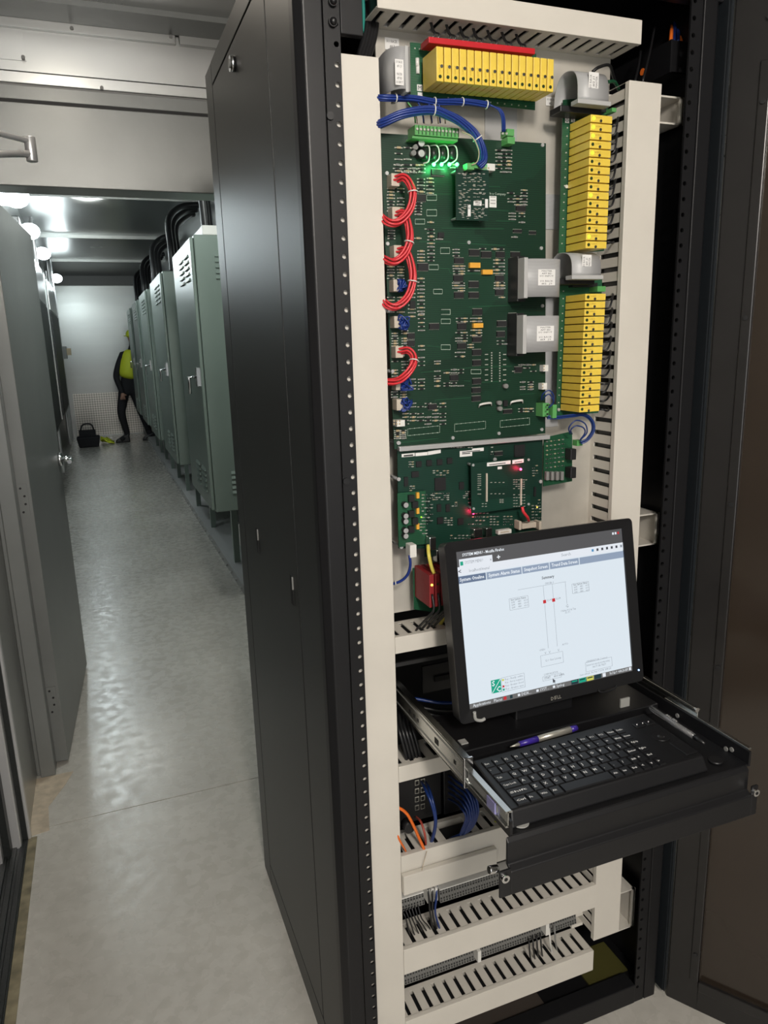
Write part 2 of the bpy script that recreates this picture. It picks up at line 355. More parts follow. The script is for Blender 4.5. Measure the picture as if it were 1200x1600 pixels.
# jamb of the corridor doorway
jb = MB(); jb.box(-0.345, YP - 0.03, 0, -0.295, YP + 0.12, 2.03); jb.box(-0.36, YP - 0.012, 0, -0.345, YP + 0.1, 2.03)
struct('trim_8', jb, M['greypaint'], bevel=0.003)
# open grey door leaf
hx, hy = -0.292, YP + 0.04; fx, fy = -0.195, 3.66
du = V((fx - (-0.252), fy - hy, 0)).normalized(); dn = V((du.y, -du.x, 0))
leaf0 = V((-0.252, hy, 0.012))
lf = MB(); a = leaf0; b_ = leaf0 + du * 0.91
lf.hexa([a - dn * 0.047, a, b_, b_ - dn * 0.047] and [a - dn * 0.047, a, b_, b_ - dn * 0.047, a - dn * 0.047 + EZ * 2.0, a + EZ * 2.0, b_ + EZ * 2.0, b_ - dn * 0.047 + EZ * 2.0])
door = struct('door_1', lf, M['greypaint'], bevel=0.002)
for z in (0.26, 1.02, 1.80):
    hm = MB(); c = leaf0 - dn * 0.028 - du * 0.0015 + EZ * (z - 0.012)
    hm.obox(c, dn, EZ, du, 0.017, 0.057, 0.0015)
    for k in (-0.042, -0.014, 0.014, 0.042): hm.tube([c - du * 0.001 + EZ * k + dn * (0.006 if k in (-0.014, 0.014) else -0.004), c - du * 0.003 + EZ * k + dn * (0.006 if k in (-0.014, 0.014) else -0.004)], 0.004, 8, mi=1)
    h_ = hm.build('hinge', [M['greypaint'], M['dark']], door)
# lever set
lv = MB(); hc = leaf0 + du * 0.84 + EZ * 1.03
lv.tube([hc, hc + dn * 0.016], 0.030, 20); lv.tube([hc + dn * 0.016, hc + dn * 0.050], 0.012, 14)
lv.tube([hc + dn * 0.050 + du * 0.01, hc + dn * 0.056 - du * 0.05, hc + dn * 0.056 - du * 0.105], [0.011, 0.010, 0.009], 12)
lv.tube([hc - dn * 0.047, hc - dn * 0.063], 0.030, 20); lv.tube([hc - dn * 0.063, hc - dn * 0.09], 0.012, 14); lv.tube([hc - dn * 0.09, hc - dn * 0.09 - du * 0.1], 0.009, 12)
lv.build('door_lever', M['chrome'], door)
# exterior door in the left wall: frame strips, dark pane, ribbed threshold
df = MB()
for (x0, x1, y0, y1) in [(-0.40, -0.352, 2.335, 2.36), (-0.43, -0.375, 2.29, 2.325), (-0.47, -0.42, 2.22, 2.25)]:
    df.box(x0, y0, 0, x1, y1, 2.1)
struct('door_2', df, M['alu'], bevel=0.003)
pn = MB().box(-0.50, 1.1, 0.02, -0.46, 2.22, 2.08); pd = pn.build('exterior_door_pane', M['brownglass']); pd['kind'] = 'structure'; pd.name = 'door_3'
gk = MB().box(-0.46, 2.25, 0, -0.40, 2.29, 2.1); gk.box(-0.375, 2.325, 0, -0.36, 2.335, 2.1); struct('trim_10', gk, M['gasket'])
th = MB()
for k in range(6): th.box(-0.50 + k * 0.024, -1.0, 0, -0.484 + k * 0.024, 2.33, 0.022 - 0.002 * k)
th.box(-0.52, -1.0, 0, -0.36, 2.33, 0.008)
struct('trim_11', th, M['gasket'], bevel=0.002)
struct('trim_12', MB().box(-0.362, -1.0, 0, -0.335, 2.34, 0.003), mat('worn_edge', (0.22, 0.19, 0.12), 0.6, noise=0.4, nscale=25))
struct('wall_left', MB().box(-0.60, -1.6, 0, -0.52, 1.1, 2.1), M['steel'])
struct('trim_15', MB().prism([(-0.36, 2.35, 0.0), (-0.30, 2.36, 0.0), (-0.31, 2.50, 0.0), (-0.26, 2.62, 0.0), (-0.235, 2.70, 0.0), (-0.36, 2.70, 0.0)], (0, 0, 0.0012)), mat('bare_floor_patch', (0.50, 0.42, 0.32), 0.6, noise=0.2, nscale=30))
# corridor shell
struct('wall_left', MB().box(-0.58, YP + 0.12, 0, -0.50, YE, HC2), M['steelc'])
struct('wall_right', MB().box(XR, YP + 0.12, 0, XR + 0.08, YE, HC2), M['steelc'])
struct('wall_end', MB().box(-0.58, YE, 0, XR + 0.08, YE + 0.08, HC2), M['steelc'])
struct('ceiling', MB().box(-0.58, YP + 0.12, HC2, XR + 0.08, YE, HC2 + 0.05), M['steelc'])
struct('trim_13', MB().box(-0.50, YE - 0.10, HC2 - 0.16, XR, YE, HC2), M['resgrey'])
struct('baseboard_end', MB().box(-0.42, YE - 0.012, 0.02, XR, YE, 0.78), M['diamond'])
cb = MB(); cb.box(0.72, YP + 0.12, 0, XR, YE, 0.06)
for k in range(60):
    y = 3.2 + k * 0.18; cb.tube([(0.722, y, 0.03), (0.708, y, 0.03)], 0.010, 6)
struct('baseboard_right', cb, M['padlight'])
struct('trim_9', MB().box(XW, YP - 0.004, zt[1] - 0.006, 3.0, YP, zt[1] + 0.008), M['dark']); struct('trim_9', MB().box(XW, YP - 0.004, zt[3] - 0.005, 3.0, YP, zt[3] - 0.0005), M['dark']); struct('trim_9', MB().box(XW, YP - 0.003, zt[2] + 0.002, 3.0, YP, zt[2] + 0.010), M['resgrey'])
for i, y in enumerate([4.6, 7.0, 9.4, 11.8]): struct('trim_14', MB().box(-0.5, y, HC2 - 0.035, XR, y + 0.05, HC2), M['steelc'])

# door closer arm of the exterior door
cl_ = thing('door_closer_arm', 'silver folding door closer arm reaching in at the upper left edge', 'door closer', P(48, 235, Y=2.1))
e = P(48, 232, Y=2.1)
m1 = MB(); q = P(-60, 205, Y=2.0); m1.obox((e + q) / 2 + EZ * 0.016, (q - e).normalized(), EY, EZ, (q - e).length / 2, 0.012, 0.005); m1.build('upper_arm', M['alu'], cl_, bevel=0.003)
m2 = MB(); q = P(-60, 232, Y=1.95); m2.tube([e - EZ * 0.012, q - EZ * 0.012], 0.008, 10); m2.build('lower_arm', M['alu'], cl_)
m3 = MB(); m3.tube([e - EZ * 0.030, e + EZ * 0.026], 0.013, 16); m3.build('pivot', M['alu'], cl_, bevel=0.002)
for s_ in (0,):
    m4 = MB(); c = P(33, 237, Y=2.08); m4.tube([c + EY * 0.005, c - EY * 0.012], 0.006, 10); m4.build('screw', M['resgrey'], cl_)

# ================================================================== CORRIDOR CONTENTS
CAB = [(4.10, 5.02), (5.98, 7.05), (7.75, 8.75), (9.35, 10.35), (10.95, 11.9)]
DESC = ['nearest', 'second nearest', 'third', 'fourth', 'farthest']
XC = 0.53
for i, (y0, y1) in enumerate(CAB):
    z0, z1 = 0.61, 2.09
    t = thing('wall_cabinet', ['nearest of the tall grey green wall cabinets, hanging just beyond the black rack', 'second tall grey green cabinet, hanging behind the nearest one', 'third grey green cabinet down the corridor, its front lit along one edge',
               'fourth grey green cabinet, seen as a narrow sliver', 'farthest grey green cabinet, beside the person in the yellow vest'][i], 'cabinet', (XC, y0, 0), 'grey green cabinets along the corridor')
    b = MB().box(XC + 0.02, y0, z0, XR, y1, z1); b.build('body', M['cabgreen'], t, bevel=0.006)
    d = MB().box(XC, y0 + 0.012, z0 + 0.012, XC + 0.018, y1 - 0.012, z1 - 0.012); dr = d.build('door', M['cabgreen'], t, bevel=0.004)
    h = MB(); zc = 1.36; h.box(XC - 0.012, y0 + 0.10, zc - 0.05, XC, y0 + 0.15, zc + 0.05); h.tube([(XC - 0.012, y0 + 0.125, zc), (XC - 0.05, y0 + 0.125, zc), (XC - 0.05, y0 + 0.125, zc - 0.09)], 0.009, 8)
    h.build('handle', M['chrome'], dr)
    lo = MB()
    for zz in (z0 + 0.10, z1 - 0.22):     # louvres pressed in the door and side
        for r_ in range(5):
            for yy in (y0 + 0.12, y0 + 0.37): lo.hexa([(XC - 0.001, yy, zz + r_ * 0.03), (XC - 0.001, yy + 0.16, zz + r_ * 0.03), (XC - 0.001, yy + 0.16, zz + r_ * 0.03 + 0.016), (XC - 0.001, yy, zz + r_ * 0.03 + 0.016),
                                                      (XC - 0.010, yy, zz + r_ * 0.03), (XC - 0.010, yy + 0.16, zz + r_ * 0.03), (XC - 0.001, yy + 0.16, zz + r_ * 0.03 + 0.016), (XC - 0.001, yy, zz + r_ * 0.03 + 0.016)])
            lo.hexa([(XC + 0.12, y0 - 0.001, zz + r_ * 0.028), (XC + 0.30, y0 - 0.001, zz + r_ * 0.028), (XC + 0.30, y0 - 0.001, zz + r_ * 0.028 + 0.016), (XC + 0.12, y0 - 0.001, zz + r_ * 0.028 + 0.016),
                     (XC + 0.12, y0 - 0.009, zz + r_ * 0.028), (XC + 0.30, y0 - 0.009, zz + r_ * 0.028), (XC + 0.30, y0 - 0.001, zz + r_ * 0.028 + 0.016), (XC + 0.12, y0 - 0.001, zz + r_ * 0.028 + 0.016)])
    lo.build('louvre', M['cabgreen'], t)
    for yy in (y0 + 0.05, y1 - 0.09):
        MB().box(0.76, yy, 0.06, 0.80, yy + 0.04, z0 + 0.01).build('leg', M['cabgreen'], t)
    # conduits arching from the cabinet top up to the ceiling
    for k in range(3 if i else 2):
        yy = y0 + 0.2 + k * 0.22; x = XC + 0.12 + 0.05 * k; r_ = 0.035
        r_ = 0.025; tb = MB().tube(smooth([(x, yy, z1), (x + 0.0, yy, z1 + 0.2), (x + 0.02, yy + 0.15, z1 + 0.42), (x + 0.15, yy + 0.35, z1 + 0.55), (XR - 0.04, yy + 0.4, z1 + 0.58)] if i else
                              [(x, yy, z1), (x - 0.01, yy, z1 + 0.3), (x - 0.03, yy + 0.05, HC2 - 0.005)], 6), r_, 12)
        tag(tb.build('cable_conduit', M['rubber']), 'dark conduit rising from the %s wall cabinet, %s' % (['nearest', 'second', 'third', 'fourth', 'farthest'][i], ['nearest the camera', 'in the middle of its row' if i else 'farther one of the pair', 'last in its row'][k]), 'conduit', 'conduits above the cabinets')
tag(MB().box(0.60, 4.12, 2.092, 0.9, 4.45, 2.14).build('junction_box', M['white'], bevel=0.004), 'pale grey box lying on top of the nearest wall cabinet', 'box')
bx = thing('valve_assembly', 'small pipe fitting with red and white label under the nearest cabinet', 'fitting', (0.70, 3.98, 0.3))
MB().box(0.66, 4.02, 0.42, 0.70, 4.05, 0.54).build('label_plate', M['white'], bx)
q = MB(); q.box(0.664, 4.017, 0.45, 0.696, 4.02, 0.53); q.build('red_print', M['red'], bx)
q = MB(); q.tube([(0.74, 4.05, 0.06), (0.74, 4.05, 0.64)], 0.03, 12); q.tube([(0.74, 4.05, 0.2), (0.74, 3.9, 0.2)], 0.02, 10); q.build('pipe', M['rubber'], bx)
# left side of the corridor: electrical panels with dark fronts
for i, (y0, y1) in enumerate([(5.2, 6.2), (6.6, 8.0), (8.5, 10.4)]):
    t = thing('electrical_panel', ['nearest steel electrical panel on the left corridor wall behind the open door', 'middle steel electrical panel with a tall dark front on the left wall', 'farthest steel electrical panel with a tall dark front on the left wall'][i], 'electrical panel', (XW, y0, 0.8), 'panels on the left corridor wall')
    MB().box(-0.495, y0, 0.82, -0.37, y1, 2.28).build('body', M['steelc'], t, bevel=0.004)
    MB().box(-0.37, y0 + 0.08, 0.86, -0.36, y1 - 0.08, 1.93).build('dark_front', M['matblack'], t)
    MB().box(-0.37, y0 + 0.08, 1.95, -0.362, y1 - 0.08, 2.25).build('upper_cover', M['steel'], t)
for i, y in enumerate([8.2, 10.7, 11.2, 11.7]):
    tag(MB().tube(smooth([(-0.42, y, 0.3), (-0.42, y, 1.0), (-0.42, y + 0.02, 2.0), (-0.42, y, HC2 - 0.01)], 4), 0.018, 10).build('conduit_pipe', M['alu']),
        'thin steel conduit pipe running up the left corridor wall, %s of four' % ['nearest', 'second', 'third', 'farthest'][i], 'conduit', 'conduits on the left wall')
t = thing('wall_switch_box', 'grey switch box with a tan face on the left corridor wall near the far end', 'switch box', (-0.42, 12.0, 1.5))
MB().box(-0.5, 12.0, 1.42, -0.36, 12.16, 1.60).build('body', M['resgrey'], t, bevel=0.005); MB().box(-0.36, 12.02, 1.47, -0.30, 12.13, 1.57).build('cover', M['restan'], t)
for i, p in enumerate(LAMPS):
    t = thing('bulkhead_lamp', ['nearest glowing bulkhead lamp above the open grey door', 'second glowing bulkhead lamp on the left corridor wall', 'third glowing bulkhead lamp on the left corridor wall', 'farthest glowing bulkhead lamp on the left corridor wall'][i], 'lamp', (-0.5, p[1], p[2]), 'bulkhead lamps of the corridor')
    MB().box(-0.5, p[1] - 0.09, p[2] - 0.05, -0.42, p[1] + 0.09, p[2] + 0.10).build('mount', M['alu'], t, bevel=0.01)
    g = MB().ball((p[0] - 0.02, p[1], p[2]), 0.075, sy=1.3, sz=0.8, n=16); g.tube([(-0.43, p[1], p[2]), (p[0] - 0.06, p[1], p[2])], 0.05, 14); g.build('glass_globe', M['lampglass'], t)
# tool bag and yellow cloth on the far floor
t = thing('tool_bag', 'small black tool bag on the floor at the far left end', 'bag', (-0.22, 12.9, 0))
q = MB(); q.hexa([(-0.37, 12.75, 0), (-0.07, 12.75, 0), (-0.07, 12.98, 0), (-0.37, 12.98, 0), (-0.40, 12.73, 0.17), (-0.04, 12.73, 0.17), (-0.04, 13.0, 0.17), (-0.40, 13.0, 0.17)]); q.build('body', M['cloth'], t, bevel=0.02)
q = MB(); q.box(-0.35, 12.8, 0.17, -0.10, 12.93, 0.27); q.tube(smooth([(-0.33, 12.86, 0.26), (-0.28, 12.86, 0.36), (-0.16, 12.86, 0.36), (-0.12, 12.86, 0.26)], 5), 0.014, 8); q.build('handle', M['cloth'], t, bevel=0.01)
q = MB()
rows = []
for i in range(9):
    rows.append([(-0.03 + 0.20 * j / 8 + 0.01 * math.sin(i), 13.0 + 0.35 * i / 8, 0.012 + 0.10 * max(0, math.cos(j / 8 * 1.7)) * (0.6 + 0.4 * math.sin(i * 1.3 + j))) for j in range(9)])
q.sheet(rows); tag(q.build('safety_vest', M['hivis'], solid=0.012), 'bright yellow vest lying crumpled beside the black tool bag', 'vest')

# ------------------------------------------------------------------ person at the far end
def pp(px, py, y): 
    v = P(px, py, Y=y); return v
def skinfig(name, verts, edges, radii, m, parent=None, root=0, sub=2):
    me = bpy.data.meshes.new(name); me.from_pydata([tuple(v) for v in verts], edges, []); me.materials.append(m)
    o = bpy.data.objects.new(name, me); C.collection.objects.link(o)
    sk = o.modifiers.new('skin', 'SKIN'); sk.use_smooth_shade = True
    for i, r in enumerate(radii):
        d = me.skin_vertices[0].data[i]; d.radius = r if isinstance(r, tuple) else (r, r); d.use_root = (i == root)
    s = o.modifiers.new('sub', 'SUBSURF'); s.levels = sub; s.render_levels = sub
    dg = bpy.context.evaluated_depsgraph_get(); dg.update()
    me2 = bpy.data.meshes.new_from_object(o.evaluated_get(dg)); bpy.data.objects.remove(o)
    for p_ in me2.polygons: p_.use_smooth = True
    me2.name = name; o2 = bpy.data.objects.new(name, me2); C.collection.objects.link(o2)
    if parent: attach(o2, parent)
    return o2
YF_ = 13.2
hip = V((0.50, YF_, 0.92)); 
pl = V((0.34, YF_ - 0.02, 0.0))
verts = [hip, (0.53, YF_, 1.10), (0.58, YF_ - 0.02, 1.34), (0.60, YF_ - 0.03, 1.50), (0.64, YF_ - 0.05, 1.60), (0.66, YF_ - 0.06, 1.70), (0.66, YF_ - 0.06, 1.77),
         (0.42, YF_, 0.86), (0.33, YF_ - 0.06, 0.50), (0.40, YF_, 0.10), (0.27, YF_ - 0.10, 0.045),                   # standing leg, 7-10
         (0.58, YF_ + 0.02, 0.86), (0.66, YF_ + 0.05, 0.50), (0.76, YF_ + 0.12, 0.12), (0.78, YF_ - 0.02, 0.045),        # other leg, 11-14
         (0.44, YF_ - 0.02, 1.43), (0.31, YF_ - 0.05, 1.10), (0.37, YF_ - 0.20, 0.86), (0.39, YF_ - 0.24, 0.80),        # arm 15-18
         (0.76, YF_ - 0.02, 1.43), (0.84, YF_ - 0.1, 1.18), (0.72, YF_ - 0.30, 1.15)]
edges = [(0, 1), (1, 2), (2, 3), (3, 4), (4, 5), (5, 6), (0, 7), (7, 8), (8, 9), (9, 10), (0, 11), (11, 12), (12, 13), (13, 14), (2, 15), (15, 16), (16, 17), (17, 18), (2, 19), (19, 20), (20, 21)]
rad = [0.14, 0.13, 0.15, 0.07, 0.055, 0.09, 0.07, 0.10, 0.072, 0.05, 0.045, 0.10, 0.072, 0.05, 0.045, 0.075, 0.055, 0.042, 0.03, 0.075, 0.055, 0.042]
per = thing('person', 'person in a yellow vest and dark clothes working bent at the far corridor end', 'person', (0.45, YF_, 0))
skinfig('body', verts, edges, rad, M['cloth'], per)
# bare hand with five fingers, resting on the thigh
hv = [V((0.375, YF_ - 0.22, 0.845)), V((0.385, YF_ - 0.245, 0.79))]; he = [(0, 1)]; hr = [0.026, 0.032]
for k in range(5):
    base = len(hv); a = (k - 1.8) * 0.021
    p1 = V((0.385 + a, YF_ - 0.255, 0.755 if k != 4 else 0.80)); p2 = p1 + V((0.012 if k == 4 else 0.0, -0.006, -0.035 if k != 4 else -0.012)); hv += [p1, p2]; he += [(1, base), (base, base + 1)]; hr += [0.010, 0.009]
skinfig('hand', hv, he, hr, M['skin'], per, sub=1)
q = MB(); q.ball((0.66, YF_ - 0.06, 1.72), 0.10, sy=1.15, sz=1.15, n=14); q.build('head', M['skin'], per)
q = MB(); q.ball((0.66, YF_ - 0.04, 1.77), 0.125, sy=1.2, sz=0.75, n=14); q.tube([(0.66, YF_ - 0.05, 1.745), (0.66, YF_ - 0.05, 1.755)], 0.155, 16); q.build('hard_hat', M['hivis'], per)
vv = [(0.49, YF_ - 0.03, 1.03), (0.53, YF_ - 0.03, 1.20), (0.575, YF_ - 0.03, 1.40), (0.60, YF_ - 0.03, 1.54)]
skinfig('safety_vest', vv, [(0, 1), (1, 2), (2, 3)], [(0.19, 0.17), (0.185, 0.17), (0.165, 0.17), (0.09, 0.10)], M['hivis'], per)
for nm, c in (('boot', (0.33, YF_ - 0.04, 0.0)), ('boot', (0.77, YF_ + 0.04, 0.0))):
    q = MB(); q.hexa([V(c) + V(k) for k in [(-0.14, -0.06, 0), (0.10, -0.05, 0), (0.10, 0.05, 0), (-0.14, 0.04, 0), (-0.12, -0.05, 0.05), (0.09, -0.045, 0.15), (0.09, 0.045, 0.15), (-0.12, 0.035, 0.05)]]); q.build(nm, M['matblack'], per, bevel=0.015)

# ================================================================== THE RACK
XL_, XRR, YF, YB, ZT = 0.3133, 1.080, 1.115, 1.912, 2.134
rack = thing('equipment_rack', 'tall black equipment rack standing open beside the corridor doorway', 'rack', (0.6967, 1.5, 0))
def rp(mb, name, m=None, bevel=0.0, par=None): return mb.build(name, m or M['black'], par or rack, bevel=bevel)
# side skin: inset panels with shadow gaps
g = 0.0025; YS1, YS2 = 1.29, 1.822
side = MB(); side.box(XL_, YS1 + g, 0.075, XL_ + 0.02, YS2 - g, 2.085); side.box(XL_, YF + 0.030, 0.075, XL_ + 0.02, YS1 - g, 2.085)
sp = rp(side, 'side_panel', bevel=0.0015)
rp(MB().box(XL_, YS2 + g, 0.0, XL_ + 0.025, YB, ZT), 'rear_post', bevel=0.002)
rp(MB().box(XL_, YF + 0.03, 2.0895, XL_ + 0.02, YS2, ZT), 'top_rail', bevel=0.001)
rp(MB().box(XL_, YF + 0.03, 0.0, XL_ + 0.02, YS2, 0.071), 'bottom_rail', bevel=0.001)
rp(MB().box(XL_ + 0.018, YF + 0.04, 0.03, XL_ + 0.024, YB - 0.01, ZT - 0.01), 'inner_skin', M['blackin'])
lk = P(367, 100, X=XL_)
q = MB().tube([lk, lk - EX * 0.010], 0.014, 18); q.tube([lk - EX * 0.010, lk - EX * 0.012], 0.008, 14, mi=1); rp(q, 'key_lock', [M['chrome'], M['resgrey']], par=sp)
for c in (P(403, 845, X=XL_), P(457, 922, X=XL_)):
    q = MB().box(c.x - 0.0015, c.y - 0.010, c.z - 0.030, c.x + 0.002, c.y + 0.010, c.z + 0.030); q.box(c.x - 0.003, c.y - 0.011, c.z + 0.004, c.x, c.y - 0.009, c.z + 0.030, mi=1)
    rp(q, 'latch_slot', [M['dark'], M['resgrey']], par=sp)
# front posts with their punched flanges
def post(x0, x1, sgn, holes_x, parent):
    p = MB(); c = 0.012
    if sgn > 0: prof = [(x0, YF + 0.032), (x0, YF + c), (x0 + c, YF), (x1 - 0.026, YF), (x1 - 0.026, YF + 0.004), (x1 - 0.022, YF + 0.004)]
    p.prism([(x0, YF + 0.034, 0), (x0, YF + c, 0), (x0 + sgn * c, YF, 0), (x1 - sgn * 0.026, YF, 0), (x1 - sgn * 0.026, YF + 0.034, 0)], (0, 0, ZT))
    o = rp(p, 'front_post', M['blackshade'], bevel=0.002)
    # punched flange: strips between holes
    fa, fb = x1 - sgn * 0.0245, x1
    f = MB(); n = int((ZT - 0.05) / PITCH); hw = 0.0038
    f.box(fa, YF + 0.002, 0, holes_x - sgn * hw, YF + 0.006, ZT); f.box(holes_x + sgn * hw, YF + 0.002, 0, fb, YF + 0.006, ZT)
    z = Z0
    zs = []
    while z > 0.04: zs.append(z); z -= PITCH
    z = Z0 + PITCH
    while z < ZT - 0.02: zs.append(z); z += PITCH
    zs.sort(); prev = 0.0
    for z in zs:
        f.box(holes_x - hw, YF + 0.002, prev, holes_x + hw, YF + 0.006, z - hw); prev = z + hw
        c_ = hw * 0.58
        for (i_, j_) in ((-1, -1), (1, -1), (1, 1), (-1, 1)):
            X_, Z_ = holes_x + i_ * hw, z + j_ * hw; f.prism([(X_, YF + 0.002, Z_), (X_ - i_ * c_, YF + 0.002, Z_), (X_, YF + 0.002, Z_ - j_ * c_)], (0, 0.004, 0))
    f.box(holes_x - hw, YF + 0.002, prev, holes_x + hw, YF + 0.006, ZT)
    rp(f, 'punched_flange', M['blackshade'], par=o)
    return o
h1 = P(528, 100, Y=YF); h2 = P(533, 400, Y=YF); PITCH = (h1.z - h2.z) / 10; Z0 = h1.z
post(XL_, 0.3800, 1, 0.3735, rack)
post(XRR, 1.0125, -1, 1.0195, rack)
rp(MB().box(XL_, YF, 2.07, XRR, YF + 0.03, ZT), 'front_header', M['blackshade'], bevel=0.002)
rp(MB().box(XL_ + 0.068, YF, 0.0, XRR - 0.068, YF + 0.04, 0.05), 'front_sill', M['blackshade'], bevel=0.002)
rp(MB().box(XL_ + 0.03, YF + 0.02, ZT - 0.012, XRR, YB, ZT), 'roof', M['blackin'])
rp(MB().box(XL_ + 0.025, YF + 0.04, 0.02, XRR - 0.022, YB - 0.012, 0.03), 'base_plate', M['matblack'])
rp(MB().box(XL_ + 0.025, YB - 0.012, 0.03, XRR - 0.022, YB, ZT - 0.012), 'back_skin', M['blackin'])
rp(MB().box(XRR - 0.02, YF + 0.036, 0.0, XRR, YB, ZT - 0.0), 'right_side_skin', M['blackin'])
rp(MB().box(XRR - 0.075, 1.52, 0.03, XRR - 0.055, 1.58, ZT - 0.02), 'inner_rail', M['matblack'])
q = MB(); q.box(XRR, YF - 0.012, 0.02, XRR + 0.012, YF + 0.02, ZT); q.box(XRR + 0.002, YF - 0.016, 0.02, XRR + 0.005, YF - 0.012, ZT); rp(q, 'door_seal', mat('seal_blue_black', (0.012, 0.015, 0.018), 0.4))
# cross plate at the upper left that hides the cable void
a = P(526, 52, Y=YF + 0.001); b = P(567, 57, Y=YF + 0.001)
rp(MB().box(0.3805, YF - 0.001, a.z, b.x, YF + 0.012, 2.069), 'cross_plate', M['blackshade'], bevel=0.001)
for yy in (3, 35): c = P(519.5, yy, Y=YF); q = MB(); q.tube([c + EY * 0.003, c - EY * 0.004], 0.0065, 12); q.ball(c - EY * 0.004, 0.0055, n=10); rp(q, 'screw_head', M['matblack'])
for pz in ((516, 181), (541, 752)): c = P(*pz, Y=YF); q = MB(); q.tube([c + EY * 0.003, c - EY * 0.0015], 0.0055, 12); rp(q, 'screw_head', M['matblack'])
# olive plate and brown sheet on the rack floor
a = P(905, 1520, Z=0.032); q = MB(); q.box(a.x, 1.17, 0.0305, a.x + 0.11, 1.26, 0.035); rp(q, 'floor_plate', M['olive'])
q = MB(); q.box(0.56, 1.155, 0.0305, 0.80, 1.40, 0.034); rp(q, 'floor_cover', mat('brown_cover', (0.055, 0.045, 0.038), 0.45))

# mounting plate
YPn, YD = 1.20, 1.125
pz0 = P(615, 958, Y=YPn).z
mp_ = MB(); mp_.box(0.466, YPn, pz0, P(952, 150, Y=YPn).x, YPn + 0.004, 2.03)
tag(mp_.build('mounting_plate', M['zinc']), 'galvanised mounting plate behind the circuit boards in the rack', 'panel')

# ------------------------------------------------------------------ wire ducts
def duct_x(label, x0, x1, ztop, zbot, slot_top=True, depth=YPn - YD, pitch=0.0248, lip=0.0, first=0.0, skip=(), name='wire_duct', yd=YD):
    t = thing(name, label, 'wire duct', ((x0 + x1) / 2, yd + depth, zbot), 'slotted wire ducts'); yb = yd + depth
    b = MB(); b.box(x0, yb - 0.003, zbot, x1, yb, ztop)
    for (z, s) in ((ztop, -1), (zbot, 1)):
        za, zb_ = z, z + s * 0.002
        b.box(x0, yb - 0.010, za, x1, yb - 0.003, zb_); b.box(x0, yd + 0.004, za, x1, yd + 0.013, zb_)
        n = int((x1 - x0) / pitch); x = x0 + first; k = 0
        b.box(x0, yd + 0.013, za, x0 + first + 0.001, yb - 0.010, zb_)
        while x < x1 - 0.004:
            if not (k in skip): b.box(x + 0.0085, yd + 0.013, za, min(x + pitch, x1), yb - 0.010, zb_)
            x += pitch; k += 1
    MB().box(x0 + 0.004, yd + 0.012, zbot + (ztop - zbot) * 0.16 + 0.001, x1 - 0.004, yb - 0.012, ztop - (ztop - zbot) * 0.16 - 0.001).build('cable_filling', M['rubber'], t)
    b.build('duct_body', M['beige'], t)
    c = MB(); c.box(x0, yd, zbot - 0.0015, x1, yd + 0.003, ztop + 0.0015); c.box(x0, yd, ztop, x1, yd + 0.010, ztop + 0.0018); c.box(x0, yd, zbot - 0.0018, x1, yd + 0.010, zbot)
    c.build('cover', M['beige'], t, bevel=0.0012)
    return t
def duct_z(label, x0, x1, z0, z1, pitch=0.0249, yd=YD, depth=YPn - YD, first=0.0, slots_left=True):
    t = thing('wire_duct', label, 'wire duct', ((x0 + x1) / 2, yd + depth, z0), 'slotted wire ducts'); yb = yd + depth
    b = MB(); b.box(x0, yb - 0.003, z0, x1, yb, z1)
    for (x, s) in ((x0, 1), (x1, -1)):
        xa, xb = x, x + s * 0.002
        b.box(xa, yb - 0.010, z0, xb, yb - 0.003, z1); b.box(xa, yd + 0.003, z0, xb, yd + 0.012, z1)
        z = z0 + first
        while z < z1 - 0.004:
            b.box(xa, yd + 0.012, z + 0.0085, xb, yb - 0.010, min(z + pitch, z1)); z += pitch
    MB().box(x0 + 0.006, yd + 0.012, z0 + 0.006, x1 - 0.006, yb - 0.012, z1 - 0.006).build('cable_filling', M['rubber'], t)
    b.build('duct_body', M['beige'], t)
    c = MB(); c.box(x0 - 0.0015, yd, z0, x1 + 0.0015, yd + 0.003, z1); c.box(x0 - 0.0018, yd, z0, x0, yd + 0.011, z1); c.box(x1, yd, z0, x1 + 0.0018, yd + 0.011, z1)
    c.build('cover', M['beige'], t, bevel=0.0015)
    return t
DX0, DX1 = 0.4425, 0.898
lx1 = P(590, 88, Y=YD).x; HX = 0.357; lz1 = P(560, 86, Y=YD).z
duct_z('long pale upright wire duct covering the left edge of the open rack', HX, lx1, 0.10, lz1)
rz = P(1010, 128, Y=YD).z
duct_z('pale upright wire duct with black slots right of the yellow module columns', 0.898, 0.963, 0.205, rz, first=0.004)
tz0 = P(1003, 67.5, Y=YD).z; tz1 = P(1003, 33, Y=YD).z
duct_x('pale slotted wire duct across the top above the yellow module row', 0.4418, P(1003, 50, Y=YD).x, tz1, tz0, first=0.008)
d1t = P(612, 999, Y=YD).z; d1b = P(612, 1022, Y=YD).z
duct_x('slotted wire duct below the red modules, partly behind the monitor', 0.4418, 0.897, d1t, d1b, first=0.006)
d2t = P(620, 1201, Y=YD).z; d2b = P(620, 1223, Y=YD).z
duct_x('slotted wire duct behind the left drawer slide, second from above the switches', 0.4418, 0.897, d2t, d2b, first=0.004)
d3t = P(624, 1341, Y=YD).z; d3b = P(626, 1393, Y=YD).z
duct_x('slotted wire duct under the blue patch cables and orange fibre', 0.4418, 0.80, d3t, d3b, first=0.002, skip=(4, 5))
q = MB(); zz = P(624, 1364, Y=YD).z
tag(MB().box(0.4405, YD - 0.014, d3b, 0.642, YD - 0.002, zz).build('drawer_front_strip', M['beige'], bevel=0.0015), 'pale flat strip with a screw in front of the duct under the blue cables', 'cover strip')
d4t = P(630, 1487, Y=YD).z; d4b = P(631, 1523, Y=YD).z
